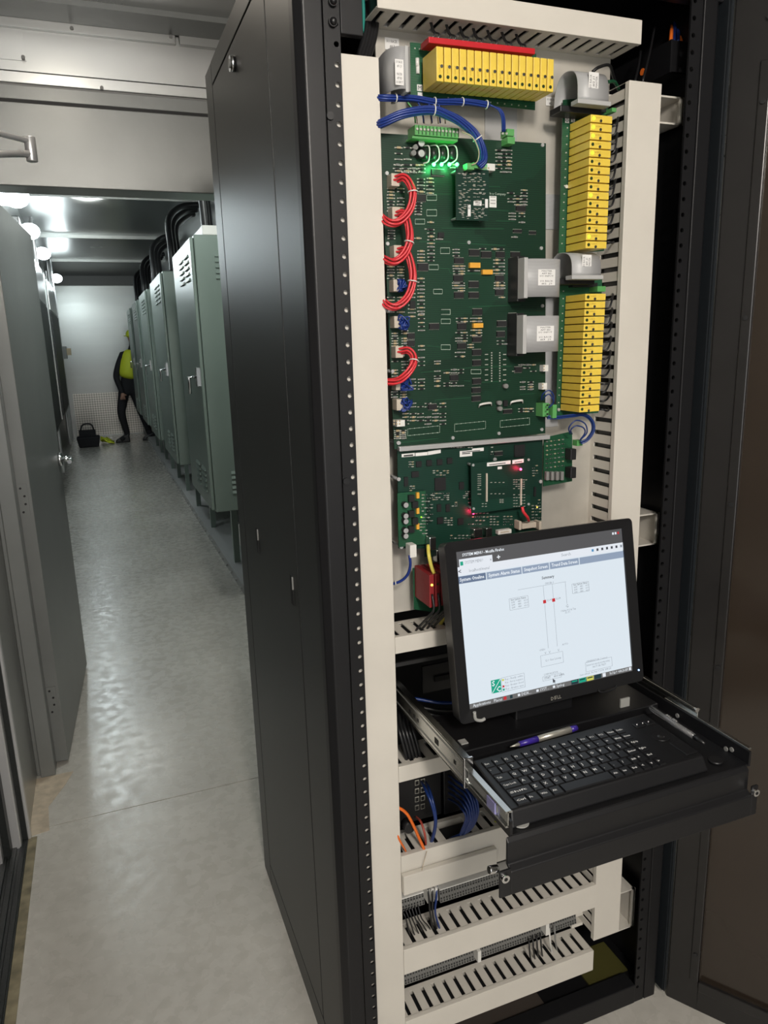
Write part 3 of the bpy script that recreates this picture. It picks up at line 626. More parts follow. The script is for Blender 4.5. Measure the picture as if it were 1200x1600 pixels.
duct_x('slotted wire duct below the upper terminal strip, ending at the short upright duct', 0.4418, 0.897, d4t, d4b, first=0.0)
d5t = P(634, 1598, Y=YD).z; d5b = P(926, 1515, Y=YD).z
duct_x('lowest slotted wire duct, near the rack floor', 0.4418, 0.898, d5t, d5b, first=0.010)
# stub ducts running back along the right side, open ends to the front
def stub(label, xa, ya_, xb, yb_, y, slots=3):
    p = P(xa, ya_, Y=y); r = P(xb, yb_, Y=y); x0, x1, z1, z0 = p.x, r.x, p.z, r.z
    t = thing('duct_stub', label, 'wire duct', ((x0 + x1) / 2, y, z0), 'open duct ends on the right')
    b = MB(); b.box(x1 - 0.003, y, z0, x1, y + 0.3, z1); b.box(x0, y, z1 - 0.003, x1, y + 0.25, z1)
    b.box(x0, y, z0, x1, y + 0.3, z0 + 0.003); b.box(x1 - 0.008, y, z0, x1 + 0.001, y + 0.004, z1)
    b.build('shell', M['beige'], t); return t
stub('short pale duct end beside the top of the right upright duct', 1030, 148, 1066, 196, 1.165)
stub('short pale duct end poking out right of the monitor top', 975, 808, 1027, 850, 1.165)
t = stub('short pale duct end low right, beside the foot of the upright duct', 962, 1398, 989, 1447, 1.165)
q = MB()
for k in range(3): p = P(905 + 4 * k, 1420 + 14 * k, Y=1.16); q.box(0.87, 1.17, p.z - 0.004, 0.90, 1.195, p.z + 0.004)
tag(q.build('duct_finger_strip', M['beige']), 'pale duct fingers behind the lower end of the right upright duct', 'wire duct')
# black cable channel box top right with orange and blue fibres
a = P(1050, 62, Y=1.17); b = P(1084, 118, Y=1.17)
t = thing('cable_channel', 'black metal cable channel inside the upper right of the rack', 'cable channel', (a.x, 1.17, b.z))
q = MB().box(a.x - 0.002, 1.17, b.z, b.x, 1.172, a.z); q.box(a.x - 0.003, 1.168, b.z, a.x + 0.001, 1.50, a.z); q.box(a.x, 1.17, b.z, b.x, 1.50, b.z + 0.002); q.build('channel_body', M['matblack'], t)
c = P(1043, 90, Y=1.168); q = MB().tube([V((a.x - 0.0035, 1.24, c.z)), V((a.x - 0.005, 1.24, c.z))], 0.006, 12); q.build('orange_grommet', M['orangew'], t)
for k, (x, y0, m, lab) in enumerate([(1050, 40, 'orangew', 'left orange fibre standing out of the black cable channel'), (1055, 28, 'bluew', 'left blue cable standing out of the black cable channel'), (1061, 26, 'bluew', 'right blue cable standing out of the black cable channel'), (1066, 40, 'orangew', 'right orange fibre standing out of the black cable channel')]):
    tag(MB().tube(smooth([P(x - 2, 66, Y=1.19), P(x - 1, 50, Y=1.2), P(x, y0, Y=1.22)], 5), 0.0035, 8).build('fibre_cable', M[m]), lab, 'cable', 'cables out of the black channel')
for k, x in enumerate([(1047, 178, 1050, 160), (1050, 172, 1056, 158)]):
    tag(MB().tube(smooth([P(1038, 190, Y=1.215), P(x[0], x[1], Y=1.22), P(x[2], x[3], Y=1.23), P(x[2] + 3, 140, Y=1.24)], 5), 0.004, 8).build('fibre_cable', M['orangew']), '%s orange fibre curving out of the upper right duct end' % ['lower', 'upper'][k], 'cable', 'fibres in the upper right duct end')
for k, (xa, xb) in enumerate([((1001, 80), (992, 128)), ((1023, 42), (1004, 128))]):
    tag(MB().tube(smooth([P(*xa, Y=1.22), P((xa[0] + xb[0]) / 2 + 1, (xa[1] + xb[1]) / 2, Y=1.18), P(*xb, Y=1.15)], 6), 0.0022, 8).build('black_wire', M['rubber']), ['short black wire dropping into the top of the right upright duct', 'longer black wire dropping into the top of the right upright duct'][k], 'wire')
# black cables hanging at the upper left
for k in range(4):
    pts = smooth([P(571 + 4.5 * k, -40, Y=1.20), P(574 + 4.5 * k, 5, Y=1.19), P(573.5 + 4.5 * k, 40, Y=1.18), P(566 + 5.0 * k, 72, Y=1.17), P(556 + 5 * k, 100, Y=1.16)], 6)
    tag(MB().tube(pts, 0.0052, 10).build('power_cable', M['rubber']), 'thick black cable hanging at the upper left, %s' % ['leftmost of the four', 'second of the four', 'third of the four', 'rightmost of the four'][k], 'cable', 'black cables at the upper left')
tag(MB().tube(smooth([P(565, -30, Y=1.18), P(568, 20, Y=1.175), P(566, 50, Y=1.17)], 5), 0.003, 8).build('ground_wire', mat('teal_wire', (0.02, 0.22, 0.18), 0.4)), 'thin teal green wire beside the black cables at the upper left', 'wire')

# ================================================================== CIRCUIT BOARDS
YBD = 1.150                      # front face of the main boards
def quadboard(name, px, y, m, parent, th=0.0018, bevel=0):
    pts = [P(a, b, Y=y) for a, b in px]
    return MB().prism(pts, (0, th, 0)).build(name, m, parent)
def A(x, y): return (580 + x / 4, 250 + y / 4)        # reading grids used while measuring the photo
def B(x, y): return (580 + x / 4, 480 + y / 4)
def G(x, y): return (580 + x / 3.53, 680 + y / 3.53)
def T(x, y): return (560 + x / 3.53, y / 3.53)
def flatbox(mb, px, py, w, h, y, d, mi=0):            # box standing d proud of the plane y, sizes in pixels
    c = P(px, py, Y=y); hw = w * 0.00103 / 2; hh = h * 0.00103 / 2
    mb.box(c.x - hw, y - d, c.z - hh, c.x + hw, y + 0.0003, c.z + hh, mi)
mb1 = thing('circuit_board', 'large dark green controller circuit board filling the middle of the rack', 'circuit board', P(730, 690, Y=YBD))
quadboard('board', [(594, 208), (853, 224), (852, 677), (616, 702)], YBD, M['pcb'], mb1)
def chips(parent, lst, conv, y, d=0.004, m='chip', name='chip', sc=4.0):
    for (x, yy, w_, h_) in lst:
        px, py = conv(x, yy); q = MB(); flatbox(q, px, py, w_ / sc, h_ / sc, y, d)
        c = P(px, py, Y=y); hw = w_ / sc * 0.00103 / 2; hh = h_ / sc * 0.00103 / 2
        if m == 'chip' and w_ > 45 and h_ < 45:
            n = max(3, int(w_ / 9))
            for k in range(n):
                x_ = c.x - hw * 0.9 + 1.8 * hw * k / (n - 1)
                q.box(x_ - 0.0004, y - 0.002, c.z - hh - 0.0012, x_ + 0.0004, y, c.z + hh + 0.0012, 1)
        q.build(name, [M[m], M['pin']], parent)
LA = [(305, 237, 70, 38), (640, 580, 75, 36), (715, 592, 75, 36), (803, 592, 62, 34), (897, 592, 70, 30), (545, 630, 68, 32), (540, 740, 68, 36), (637, 778, 72, 36), (798, 740, 62, 34), (893, 770, 65, 32), (545, 845, 68, 36), (637, 845, 74, 34), (798, 828, 62, 34), (893, 845, 65, 32), (320, 670, 72, 42), (660, 950, 70, 38), (880, 975, 60, 35), (432, 470, 40, 30), (930, 305, 70, 30), (910, 445, 65, 16), (1005, 455, 50, 16), (415, 80, 90, 34), (255, 905, 36, 50)]
LB = [(390, 120, 70, 34), (562, 120, 64, 40), (562, 242, 62, 36), (657, 202, 68, 32), (656, 282, 66, 36), (656, 347, 62, 34), (656, 462, 64, 34), (653, 518, 66, 32), (653, 570, 66, 32), (812, 103, 72, 34), (880, 103, 66, 34), (806, 168, 62, 34), (876, 168, 62, 34), (515, 440, 60, 36), (915, 390, 56, 36), (380, 622, 60, 34), (835, 600, 32, 40), (245, 180, 50, 34), (245, 225, 50, 34), (850, 650, 70, 24)]
chips(mb1, LA, A, YBD); chips(mb1, LB, B, YBD)
chips(mb1, [(640, 660, 76, 32), (718, 702, 74, 30), (898, 662, 72, 32)], A, YBD, 0.006, 'orangecap', 'orange_capacitor'); chips(mb1, [(660, 115, 72, 30)], B, YBD, 0.006, 'orangecap', 'orange_capacitor')
# outlines of empty sockets and traces: white print raised a hair above the board
silk = MB()
def outline(conv, x, y, w_, h_, tilt=0.0, t=1.4):
    def seg(x0, y0, x1, y1):
        a = P(*conv(x0, y0), Y=YBD - 0.0004); b = P(*conv(x1, y1), Y=YBD - 0.0004); d = (b - a); n = V((-d.z, 0, d.x)).normalized() * 0.00022
        silk.add([a - n, b - n, b + n, a + n], [(0, 1, 2, 3)])
    x0, x1, y0, y1 = x - w_ / 2, x + w_ / 2, y - h_ / 2, y + h_ / 2; k = w_ * tilt
    seg(x0, y0 + k, x1, y0); seg(x1, y0, x1, y1); seg(x1, y1, x0, y1 + k); seg(x0, y1 + k, x0, y0 + k)
    for j in range(7):
        xx = x0 + w_ * (j + 0.5) / 7; kk = k * (1 - (j + 0.5) / 7)
        for yy in (y0 + kk, y1 + kk):
            c = P(*conv(xx, yy), Y=YBD - 0.0005); silk.box(c.x - 0.0005, YBD - 0.0007, c.z - 0.0006, c.x + 0.0005, YBD, c.z + 0.0006)
for a in [(378, 235, 62, 34), (378, 330, 62, 38), (462, 567, 58, 36), (390, 670, 60, 30), (417, 822, 56, 28), (465, 950, 56, 30), (305, 385, 60, 30)]: outline(A, *a)
for a in [(466, 30, 58, 32), (466, 88, 58, 28), (466, 250, 58, 30), (655, 403, 62, 26)]: outline(B, *a)
for a in [(328, 762, 200, 42), (618, 735, 194, 46), (898, 712, 184, 42)]: outline(B, *a, tilt=0.10)
def trace(conv, pts, t=0.0003):
    for (p0, p1) in zip(pts, pts[1:]):
        a = P(*conv(*p0), Y=YBD - 0.0003); b = P(*conv(*p1), Y=YBD - 0.0003); d = b - a; n = V((-d.z, 0, d.x)).normalized() * t
        silk.add([a - n, b - n, b + n, a + n], [(0, 1, 2, 3)], 1)
for pts in [[(270, 212), (500, 213)], [(440, 425), (830, 430)], [(425, 675), (485, 680), (495, 708), (860, 712)], [(610, 918), (935, 905)], [(735, 165), (805, 167)], [(740, 312), (860, 318)], [(780, 380), (900, 382)], [(300, 510), (500, 512)], [(540, 520), (840, 535)]]: trace(A, pts)
for pts in [[(310, 408), (620, 378), (880, 368)], [(400, 580), (620, 565)], [(350, 240), (440, 250)], [(930, 545), (1020, 540)], [(690, 470), (870, 460)], [(580, 460), (620, 462)], [(150, 850), (420, 820)]]: trace(B, pts)
text(silk, 'In a Company', P(765, 304, Y=YBD - 0.0005), EX, EZ, 0.0055)
silk.build('board_print', [M['goldpad'], mat('board_trace', (0.02, 0.11, 0.05), 0.4)], mb1)['kind'] = 'stuff'
# small soldered components: uncountable
res = MB()
def comp(px, py, kind, y=YBD, ln=9, th=3.0):
    c = P(px, py, Y=y); l = ln * 0.001 / 2; r = th * 0.001 / 2
    e_ = 0.0018 if ln > 5 else 0.0005; g_ = 0.0004 if ln > 5 else 0.0002
    res.box(c.x - l - e_, y - 0.0016, c.z - g_, c.x + l + e_, y - 0.0004, c.z + g_, 0)
    res.box(c.x - l * 0.8, y - 2 * r, c.z - r, c.x + l * 0.8, y - 0.0002, c.z + r, kind)
    for s_ in (-1, 1):
        xx = c.x + s_ * (l + e_); res.box(xx - 2 * g_, y - 0.0014, c.z - 2 * g_, xx + 2 * g_, y, c.z + 2 * g_, 0)
def block(conv, x0, y0, x1, y1, nx, ny, kinds=(1, 2, 3), drop=0.12, ln=8):
    for j in range(ny):
        for i in range(nx):
            if random.random() < drop: continue
            x = x0 + (x1 - x0) * (i + 0.5) / nx; y = y0 + (y1 - y0) * (j + 0.5) / ny
            px, py = conv(x, y); comp(px, py, random.choice(kinds), ln=ln * random.uniform(0.8, 1.1), th=random.uniform(1.8, 3.2))
for a in [(90, 170, 215, 330, 2, 8), (90, 400, 160, 500, 1, 6), (90, 640, 215, 750, 2, 6), (90, 850, 215, 960, 2, 6), (270, 110, 350, 210, 1, 5), (335, 105, 400, 220, 1, 5), (265, 260, 320, 350, 1, 5), (340, 360, 400, 400, 1, 2), (345, 425, 400, 640, 1, 10), (270, 480, 310, 500, 1, 1), (280, 560, 340, 640, 1, 4), (280, 730, 340, 980, 1, 11), (515, 550, 570, 610, 2, 3), (515, 655, 580, 720, 2, 4), (510, 762, 580, 825, 2, 4), (610, 680, 670, 705, 2, 1), (765, 615, 830, 720, 2, 5), (770, 760, 830, 810, 2, 3), (865, 690, 930, 755, 2, 3), (770, 848, 830, 870, 2, 1), (850, 180, 975, 290, 3, 6), (850, 325, 970, 400, 2, 4), (870, 470, 965, 495, 2, 1), (135, 20, 340, 90, 4, 3), (345, 425, 370, 440, 1, 1), (410, 480, 440, 510, 1, 1), (440, 525, 480, 540, 1, 1), (230, 800, 275, 990, 1, 8), (690, 550, 700, 560, 1, 1), (750, 550, 830, 565, 2, 1), (500, 20, 530, 60, 1, 2)]: block(A, *a)
for a in [(115, 140, 240, 250, 2, 7), (115, 330, 240, 440, 2, 6), (280, 60, 345, 400, 1, 14), (280, 0, 345, 50, 1, 3), (115, 520, 230, 570, 2, 3), (530, 60, 600, 100, 2, 2), (525, 150, 600, 220, 2, 4), (530, 270, 580, 320, 2, 2), (620, 60, 690, 98, 2, 2), (620, 135, 690, 185, 2, 3), (785, 200, 890, 240, 3, 2), (385, 330, 440, 500, 1, 11), (450, 380, 580, 420, 3, 2), (450, 465, 580, 500, 3, 2), (880, 350, 1030, 410, 4, 3), (920, 460, 1020, 520, 2, 4), (230, 440, 340, 520, 2, 4), (190, 590, 470, 740, 6, 7), (145, 765, 215, 825, 2, 5), (790, 60, 900, 80, 2, 1), (600, 225, 640, 260, 1, 2), (920, 625, 1010, 660, 3, 2)]: block(B, *a, ln=7)
for j in range(12):
    for xx in (752, 803):
        c = P(*B(xx, 285 + j * 16), Y=YBD); res.box(c.x - 0.0011, YBD - 0.0008, c.z - 0.0011, c.x + 0.0011, YBD, c.z + 0.0011, 0)
for j in range(6):
    for xx in (720, 833):
        c = P(*B(xx, 295 + j * 32), Y=YBD); res.box(c.x - 0.003, YBD - 0.0008, c.z - 0.0007, c.x + 0.003, YBD, c.z + 0.0007, 0)
block(T, 760, 820, 840, 960, 3, 7); block(T, 195, 800, 345, 960, 3, 5, drop=0.3)
o = res.build('soldered_components', [M['pin'], M['restan'], M['resgrey'], M['chip']], mb1); o['kind'] = 'stuff'
# white connectors down the left edge, with plug housings
for conv, x, y, n in [(A, 122, 140, 3), (A, 128, 345, 3), (A, 138, 580, 3), (A, 135, 790, 3), (B, 140, 95, 3), (B, 148, 280, 3), (B, 150, 480, 3), (B, 155, 605, 3)]:
    px, py = conv(x, y); q = MB(); flatbox(q, px, py, 13, 18, YBD, 0.020)
    for k in (-1, 0, 1): flatbox(q, px + 8, py + 5 * k, 4, 3.5, YBD, 0.016, 1)
    q.build('wire_connector', [M['connector'], M['pin']], mb1, bevel=0.0008)
for px, py in [(759, 265), (620, 660)]:
    q = MB(); flatbox(q, px, py, 14, 10, YBD, 0.018)
    for i in (-1, 0, 1):
        for j in (-0.5, 0.5): c = P(px + 4.3 * i, py + 4.6 * j, Y=YBD - 0.018); q.box(c.x - 0.0012, YBD - 0.0186, c.z - 0.0012, c.x + 0.0012, YBD - 0.018, c.z + 0.0012, 1)
    q.build('six_pin_connector', [M['white'], M['restan']], mb1)
for px, py in [(847, 575), (845, 603)]:
    q = MB(); flatbox(q, px, py, 10, 11, YBD, 0.012); 
    for k in (-0.5, 0.5): c = P(px + 3, py + 5 * k, Y=YBD - 0.012); q.box(c.x - 0.001, YBD - 0.0126, c.z - 0.0015, c.x + 0.001, YBD - 0.012, c.z + 0.0015, 1)
    q.build('small_white_connector', [M['white'], M['restan']], mb1)
# terminal block at the top with its screws, right two-way terminal, coils, capacitors, leds
q = MB(); a = P(*T(300, 700), Y=1.13); b = P(*T(540, 785), Y=1.13)
q.hexa([(a.x - 0.004, 1.125, b.z), (b.x, 1.125, b.z), (b.x, 1.15, b.z), (a.x - 0.004, 1.15, b.z), (a.x - 0.003, 1.125, a.z - 0.014), (b.x, 1.125, a.z - 0.014), (b.x, 1.15, a.z - 0.014), (a.x - 0.003, 1.15, a.z - 0.014)])
q.box(a.x, 1.122, a.z - 0.013, b.x, 1.15, a.z + 0.001)
for k in range(12):
    x = a.x + (b.x - a.x) * (k + 0.5) / 12; q.tube([(x, 1.1215, a.z - 0.005), (x, 1.120, a.z - 0.005)], 0.0018, 8, mi=1)
    q.box(x + 0.0024, 1.1205, a.z - 0.012, x + 0.003, 1.122, a.z, 2)
q.build('green_terminal_block', [M['green'], M['pin'], M['dark']], mb1)
q = MB()
for px, py in ((788, 212), (789, 224)): flatbox(q, px, py, 13, 10, YBD, 0.02)
for k in (-1, 1): c = P(788 + 3 * k, 209, Y=1.13); q.tube([c, c - EY * 0.002], 0.0018, 8, mi=1)
q.build('green_terminal', [M['green'], M['pin']], mb1)
q = MB()
for px, py, ww in ((842, 639, 12), (852, 641, 8)): flatbox(q, px, py, ww, 23, YBD, 0.022 if ww > 9 else 0.030)
for k in range(3): c = P(855, 633 + 7 * k, Y=1.12); q.box(c.x - 0.002, 1.1185, c.z - 0.0015, c.x + 0.0015, 1.1195, c.z + 0.0015, 1)
q.build('green_terminal', [M['green'], M['dark']], mb1)
for k in range(4):
    c = P(667 + 14 * k, 240, Y=YBD - 0.01); w_ = 0.0058
    if k == 0: pts = [c + V((-0.002, 0.008, 0.013)), c + V((0.004, 0, 0.010)), c + V((0.003, 0, -0.010)), c + V((-0.003, 0.008, -0.013))]
    else: pts = [c + V((-0.006, 0.008, 0.013)), c + V((0.001, 0, 0.012)), c + V((0.0055, 0, 0.006)), c + V((0.0055, 0, -0.006)), c + V((0.0, 0, -0.012)), c + V((-0.004, 0.008, -0.014))]
    MB().tube(smooth(pts, 5), 0.0011, 8).build('coil_wire', M['white'], mb1)
    MB().tube([c + V((-0.003, 0.002, 0.008)), c + V((-0.003, 0.002, -0.008))], 0.0045, 12).build('coil_core', M['chip'], mb1)
for px, py in [(653, 227), (653, 243)]:
    c = P(px, py, Y=YBD); q = MB().tube([c, c - EY * 0.014], 0.0062, 16); q.tube([c - EY * 0.014, c - EY * 0.0145], 0.0052, 14, mi=1); q.build('capacitor', [M['chip'], M['alu']], mb1, bevel=0.0005)
for px, py in [(646, 232), (643, 241), (787, 663 - 60), (778, 650 - 12), (777, 629)]:
    c = P(px, py, Y=YBD); q = MB().tube([c, c - EY * 0.010], 0.004, 12); q.build('capacitor', M['resgrey'], mb1)
for k, px in enumerate((678, 690, 702, 714)):
    c = P(px, 257, Y=YBD - 0.006); MB().ball(c, 0.0030, n=10).build('green_led', M['ledgreen'], mb1)
    if k in (0, 2): point('green_led_light', c - EY * 0.012 - EZ * 0.004, 0.035, (0.08, 1.0, 0.25), 0.004)
for (px, py) in [(757, 633), (806, 629)]:
    q = MB()
    for k in (-0.8, 0.8): q.tube(smooth([P(px - 9, py + 3 + k, Y=YBD - 0.002), P(px - 6, py - 1 + k, Y=YBD - 0.010), P(px + 9, py - 3.5 + k, Y=YBD - 0.010), P(px + 11, py + k, Y=YBD - 0.002)], 4), 0.0009, 6)
    q.build('coil_wire', M['white'], mb1)
q = MB()
for (px, py, w_, h_) in [(770, 311, 13, 9), (770, 320, 13, 8)]: flatbox(q, px, py, w_, h_, YBD, 0.0005)
for k in range(3): flatbox(q, 770, 308 + 5 * k, 9, 1, YBD, 0.0008, 1)
q.build('printed_label', [M['label'], M['resgrey']], mb1)
q = MB()
for px, py in [(604, 271), (605, 381), (608, 486), (613, 580), (623, 692), (732, 379), (847, 227), (845, 388), (847, 478), (707, 684), (779, 677), (846, 671)]:
    c = P(px, py, Y=YBD); q.tube([c, c - EY * 0.0025], 0.0030, 10); 
q.build('mounting_screw', M['alu'], mb1)
q = MB()
for px, py in [(604, 271), (608, 486), (613, 580), (623, 692)]: c = P(px, py, Y=YBD); q.tube([c + EY * 0.002, c + EY * 0.05], 0.0028, 8)
q.build('standoff', M['alu'], mb1)
# raised daughter board
dbt = thing('daughter_board', 'small green plug-in board below the glowing green lights', 'circuit board', P(738, 345, Y=1.128), 'plug-in boards')
YD2 = 1.126
quadboard('board', [(712, 262), (764, 266), (763, 345), (713, 344)], YD2, M['pcb2'], dbt)
res = MB()
for j in range(12):
    for i in range(6):
        if random.random() < 0.25: continue
        comp(718 + i * 7.6 + random.uniform(-2, 2), 272 + j * 6, random.choice((0, 1, 2, 3)), y=YD2, ln=2.2, th=1.4)
[comp(random.uniform(716, 760), random.uniform(270, 342), random.choice((0, 0, 1, 2)), y=YD2, ln=random.uniform(1.2, 3), th=1.1) for _ in range(70)]
res.build('soldered_components', [M['pin'], M['restan'], M['resgrey'], M['chip']], dbt)['kind'] = 'stuff'
q = MB()
for a in [(746, 318, 14, 6.5), (733, 329, 5, 17), (760, 318, 5, 13)]: flatbox(q, *a, YD2, 0.0006)
for a in [(746, 317, 10, 1.2), (746, 320, 7, 1)]: flatbox(q, *a, YD2, 0.0009, 1)
q.build('printed_label', [M['label'], M['resgrey']], dbt)
q = MB(); flatbox(q, 729, 263, 12, 9, YD2, 0.014); flatbox(q, 738, 261, 8, 8, YD2, 0.012); q.build('green_terminal', M['green'], dbt)
for px, py in [(716, 266), (716, 340), (760, 341)]:
    c = P(px, py, Y=YD2); MB().tube([c + EY * 0.002, c + EY * 0.0235], 0.002, 8).build('standoff', M['alu'], dbt)

# metal stiffener bar
a = P(621, 701, Y=YBD - 0.002); b = P(855, 682, Y=YBD - 0.002)
tag(MB().prism([a + EZ * 0.004, b + EZ * 0.004, b - EZ * 0.004, a - EZ * 0.004], (0, -0.010, 0)).build('stiffener_bar', M['alu'], bevel=0.001), 'silver stiffener bar between the large board and the lower board', 'bar')

# second board
b2 = thing('circuit_board', 'lower dark green processor circuit board with red lights above the monitor', 'circuit board', P(735, 850, Y=YBD))
quadboard('board', [(621, 704), (848, 686), (846, 812), (846, 870), (663, 870), (664, 857), (623, 857)], YBD, M['pcb2'], b2)
quadboard('left_board', [(621, 771), (665, 767), (666, 850), (623, 855)], YBD - 0.008, M['pcb3'], b2)
chips(b2, [(815, 85, 75, 75), (378, 268, 72, 78), (260, 158, 34, 34), (317, 152, 34, 34), (375, 147, 34, 34), (430, 140, 34, 34), (495, 278, 30, 45), (378, 470, 38, 40), (490, 475, 38, 40), (700, 100, 55, 22), (240, 215, 45, 35), (190, 255, 25, 55), (372, 400, 26, 45), (420, 400, 26, 45), (900, 310, 14, 60)], G, YBD, 0.003, sc=3.53)
for (x, y) in [(215, 345), (215, 430), (215, 515), (235, 380), (235, 470)]: q = MB(); flatbox(q, *G(x, y), 10, 11, YBD - 0.008, 0.008); q.build('black_component', M['chip'], b2)
for (x, y) in [(180, 380), (180, 440), (180, 470), (180, 520), (180, 550)]:
    c = P(*G(x, y), Y=YBD - 0.008); q = MB().tube([c, c - EY * 0.010], 0.0052, 14); q.tube([c - EY * 0.010, c - EY * 0.0104], 0.0045, 14, mi=1); q.build('capacitor', [M['chip'], M['alu']], b2)
for (x, y) in [(252, 330), (252, 415), (252, 500)]:
    q = MB(); flatbox(q, *G(x, y), 5, 10, YBD - 0.008, 0.005); q.build('tantalum_capacitor', M['orangecap'], b2)
def slab(mb, conv, x0, y0, x1, y1, h, y, mi=0, d=0.0006):   # tilted label: left/right ends of the lower edge
    a = P(*conv(x0, y0), Y=y - 0.0002); b = P(*conv(x1, y1), Y=y - 0.0002); k = P(*conv(x0, y0 - h), Y=y).z - P(*conv(x0, y0), Y=y).z
    mb.prism([a, b, b + EZ * k, a + EZ * k], (0, -d, 0), mi)
q = MB(); slab(q, G, 168, 122, 240, 115, 18, YBD); slab(q, G, 244, 116, 310, 110, 18, YBD); slab(q, G, 312, 110, 383, 98, 20, YBD)
slab(q, G, 488, 120, 556, 114, 32, YBD); slab(q, G, 556, 92, 620, 86, 18, YBD); 
slab(q, G, 178, 118, 230, 113, 8, YBD, 1, 0.001); slab(q, G, 500, 105, 545, 101, 5, YBD, 1, 0.001); slab(q, G, 500, 96, 600, 86, 4, YBD, 1, 0.001)
q.build('printed_label', [M['label'], M['ink']], b2)
res = MB()
def b2block(x0, y0, x1, y1, nx, ny, y=YBD, drop=0.2, ln=3.0, th=1.7):
    for j in range(ny):
        for i in range(nx):
            if random.random() < drop: continue
            comp(*G(x0 + (x1 - x0) * (i + 0.5) / nx, y0 + (y1 - y0) * (j + 0.5) / ny), random.choice((0, 0, 1, 2, 3)), y=y, ln=ln, th=th)
for a in [(335, 190, 430, 225, 5, 3), (335, 315, 430, 360, 6, 4), (440, 365, 475, 395, 2, 3), (400, 450, 450, 500, 3, 4), (505, 305, 545, 350, 3, 4), (530, 340, 650, 500, 6, 8), (205, 140, 235, 180, 2, 3), (210, 275, 240, 310, 2, 3), (650, 440, 780, 500, 7, 4), (885, 160, 920, 230, 2, 5), (880, 380, 940, 480, 3, 6), (430, 545, 560, 575, 6, 2), (660, 60, 670, 110, 1, 4), (920, 330, 930, 400, 1, 4), (440, 60, 560, 75, 8, 1)]: b2block(*a)
b2block(275, 320, 340, 480, 4, 9, y=YBD - 0.008); b2block(265, 480, 310, 550, 3, 4, y=YBD - 0.008)
res.build('soldered_components', [M['pin'], M['restan'], M['resgrey'], M['chip']], b2)['kind'] = 'stuff'
for (x, y, w_, h_) in [(568, 530, 60, 55), (628, 525, 42, 55)]:
    q = MB(); flatbox(q, *G(x, y), w_ / 3.53, h_ / 3.53, YBD, 0.016); q.build('network_port', M['slide'], b2, bevel=0.001)
q = MB(); flatbox(q, *G(722, 527), 27, 7, YBD, 0.010); flatbox(q, *G(722, 527), 17, 3, YBD, 0.0105, 1); q.build('ribbon_socket', [M['white'], M['connector']], b2)
q = MB(); flatbox(q, *G(850, 490), 30, 10, YBD, 0.014)
for x in (795, 905): flatbox(q, *G(x, 488), 5, 16, YBD, 0.018)
q.build('ribbon_socket', M['connector'], b2, bevel=0.001)
q = MB(); flatbox(q, *G(208, 625), 12, 22, YBD - 0.008, 0.02); q.build('white_connector', M['white'], b2, bevel=0.001)
q = MB(); flatbox(q, *G(317, 585), 12, 22, YBD - 0.01, 0.018); flatbox(q, *G(355, 655), 10, 22, YBD, 0.016); q.build('cable_plug', M['slide'], b2, bevel=0.001)
c = P(*G(563, 430), Y=YBD - 0.004); MB().ball(c, 0.0022, n=10).build('red_led', M['ledred'], b2); point('red_led_light', c - EY * 0.010, 0.018, (1, 0.03, 0.10), 0.003)
for (x, y, m) in [(915, 397, 'ledyel'), (276, 452, 'ledlime')]: MB().ball(P(*G(x, y), Y=YBD - 0.009), 0.0014, n=8).build('status_led', M[m], b2)
q = MB()
for (x, y) in [(150, 242), (165, 615), (932, 255), (680, 133), (148, 42)]: c = P(*G(x, y), Y=YBD - 0.001); q.tube([c, c - EY * 0.0025], 0.0034, 10)
q.build('mounting_screw', M['alu'], b2)
q = MB()
for (x, y) in [(150, 242), (165, 615)]: c = P(*G(x, y), Y=YBD); q.tube([c + EY * 0.001, c + EY * 0.05], 0.0028, 8)
q.build('standoff', M['alu'], b2)
db2 = thing('daughter_board', 'green plug-in board with a glowing red light in its top corner', 'circuit board', P(783, 800, Y=1.13), 'plug-in boards')
quadboard('board', [(736, 724), (829, 714.5), (828, 790), (737, 803)], 1.130, M['pcb2'], db2)
q = MB(); slab(q, G, 638, 172, 768, 158, 20, 1.130); slab(q, G, 778, 158, 840, 150, 20, 1.130); slab(q, G, 697, 188, 720, 186, 14, 1.130); slab(q, G, 650, 165, 740, 155, 4, 1.130, 1, 0.001); slab(q, G, 790, 151, 832, 146, 4, 1.130, 1, 0.001)
q.build('printed_label', [M['label'], M['ink']], db2)
res = MB()
for (x0, y0, x1, y1, nx, ny) in [(585, 210, 605, 330, 2, 10), (650, 250, 740, 270, 4, 1), (650, 315, 740, 330, 4, 1), (705, 350, 730, 375, 2, 3), (780, 240, 860, 300, 6, 5), (780, 320, 850, 400, 5, 5), (605, 370, 640, 400, 2, 2)]:
    for j in range(ny):
        for i in range(nx):
            if random.random() > 0.2: comp(*G(x0 + (x1 - x0) * (i + .5) / nx, y0 + (y1 - y0) * (j + .5) / ny), 0, y=1.130, ln=1.8, th=1.2)
for x in (635, 825):
    a = P(*G(x, 240 if x > 700 else 210), Y=1.1295); b = P(*G(x, 385 if x > 700 else 365), Y=1.1295); res.box(a.x - 0.0014, 1.127, b.z, a.x + 0.0014, 1.1295, a.z, 1)
res.build('soldered_components', [M['pin'], M['connector'], M['resgrey'], M['chip']], db2)['kind'] = 'stuff'
c = P(*G(825, 188), Y=1.126); MB().ball(c, 0.0022, n=10).build('red_led', M['ledred'], db2); point('red_led_light', c - EY * 0.010, 0.018, (1, 0.03, 0.10), 0.003)
for (x, y) in [(562, 165), (868, 135), (565, 405), (868, 380)]:
    c = P(*G(x, y), Y=1.130); MB().tube([c - EY * 0.001, c + EY * 0.0185], 0.0024, 8).build('standoff', M['alu'], db2)
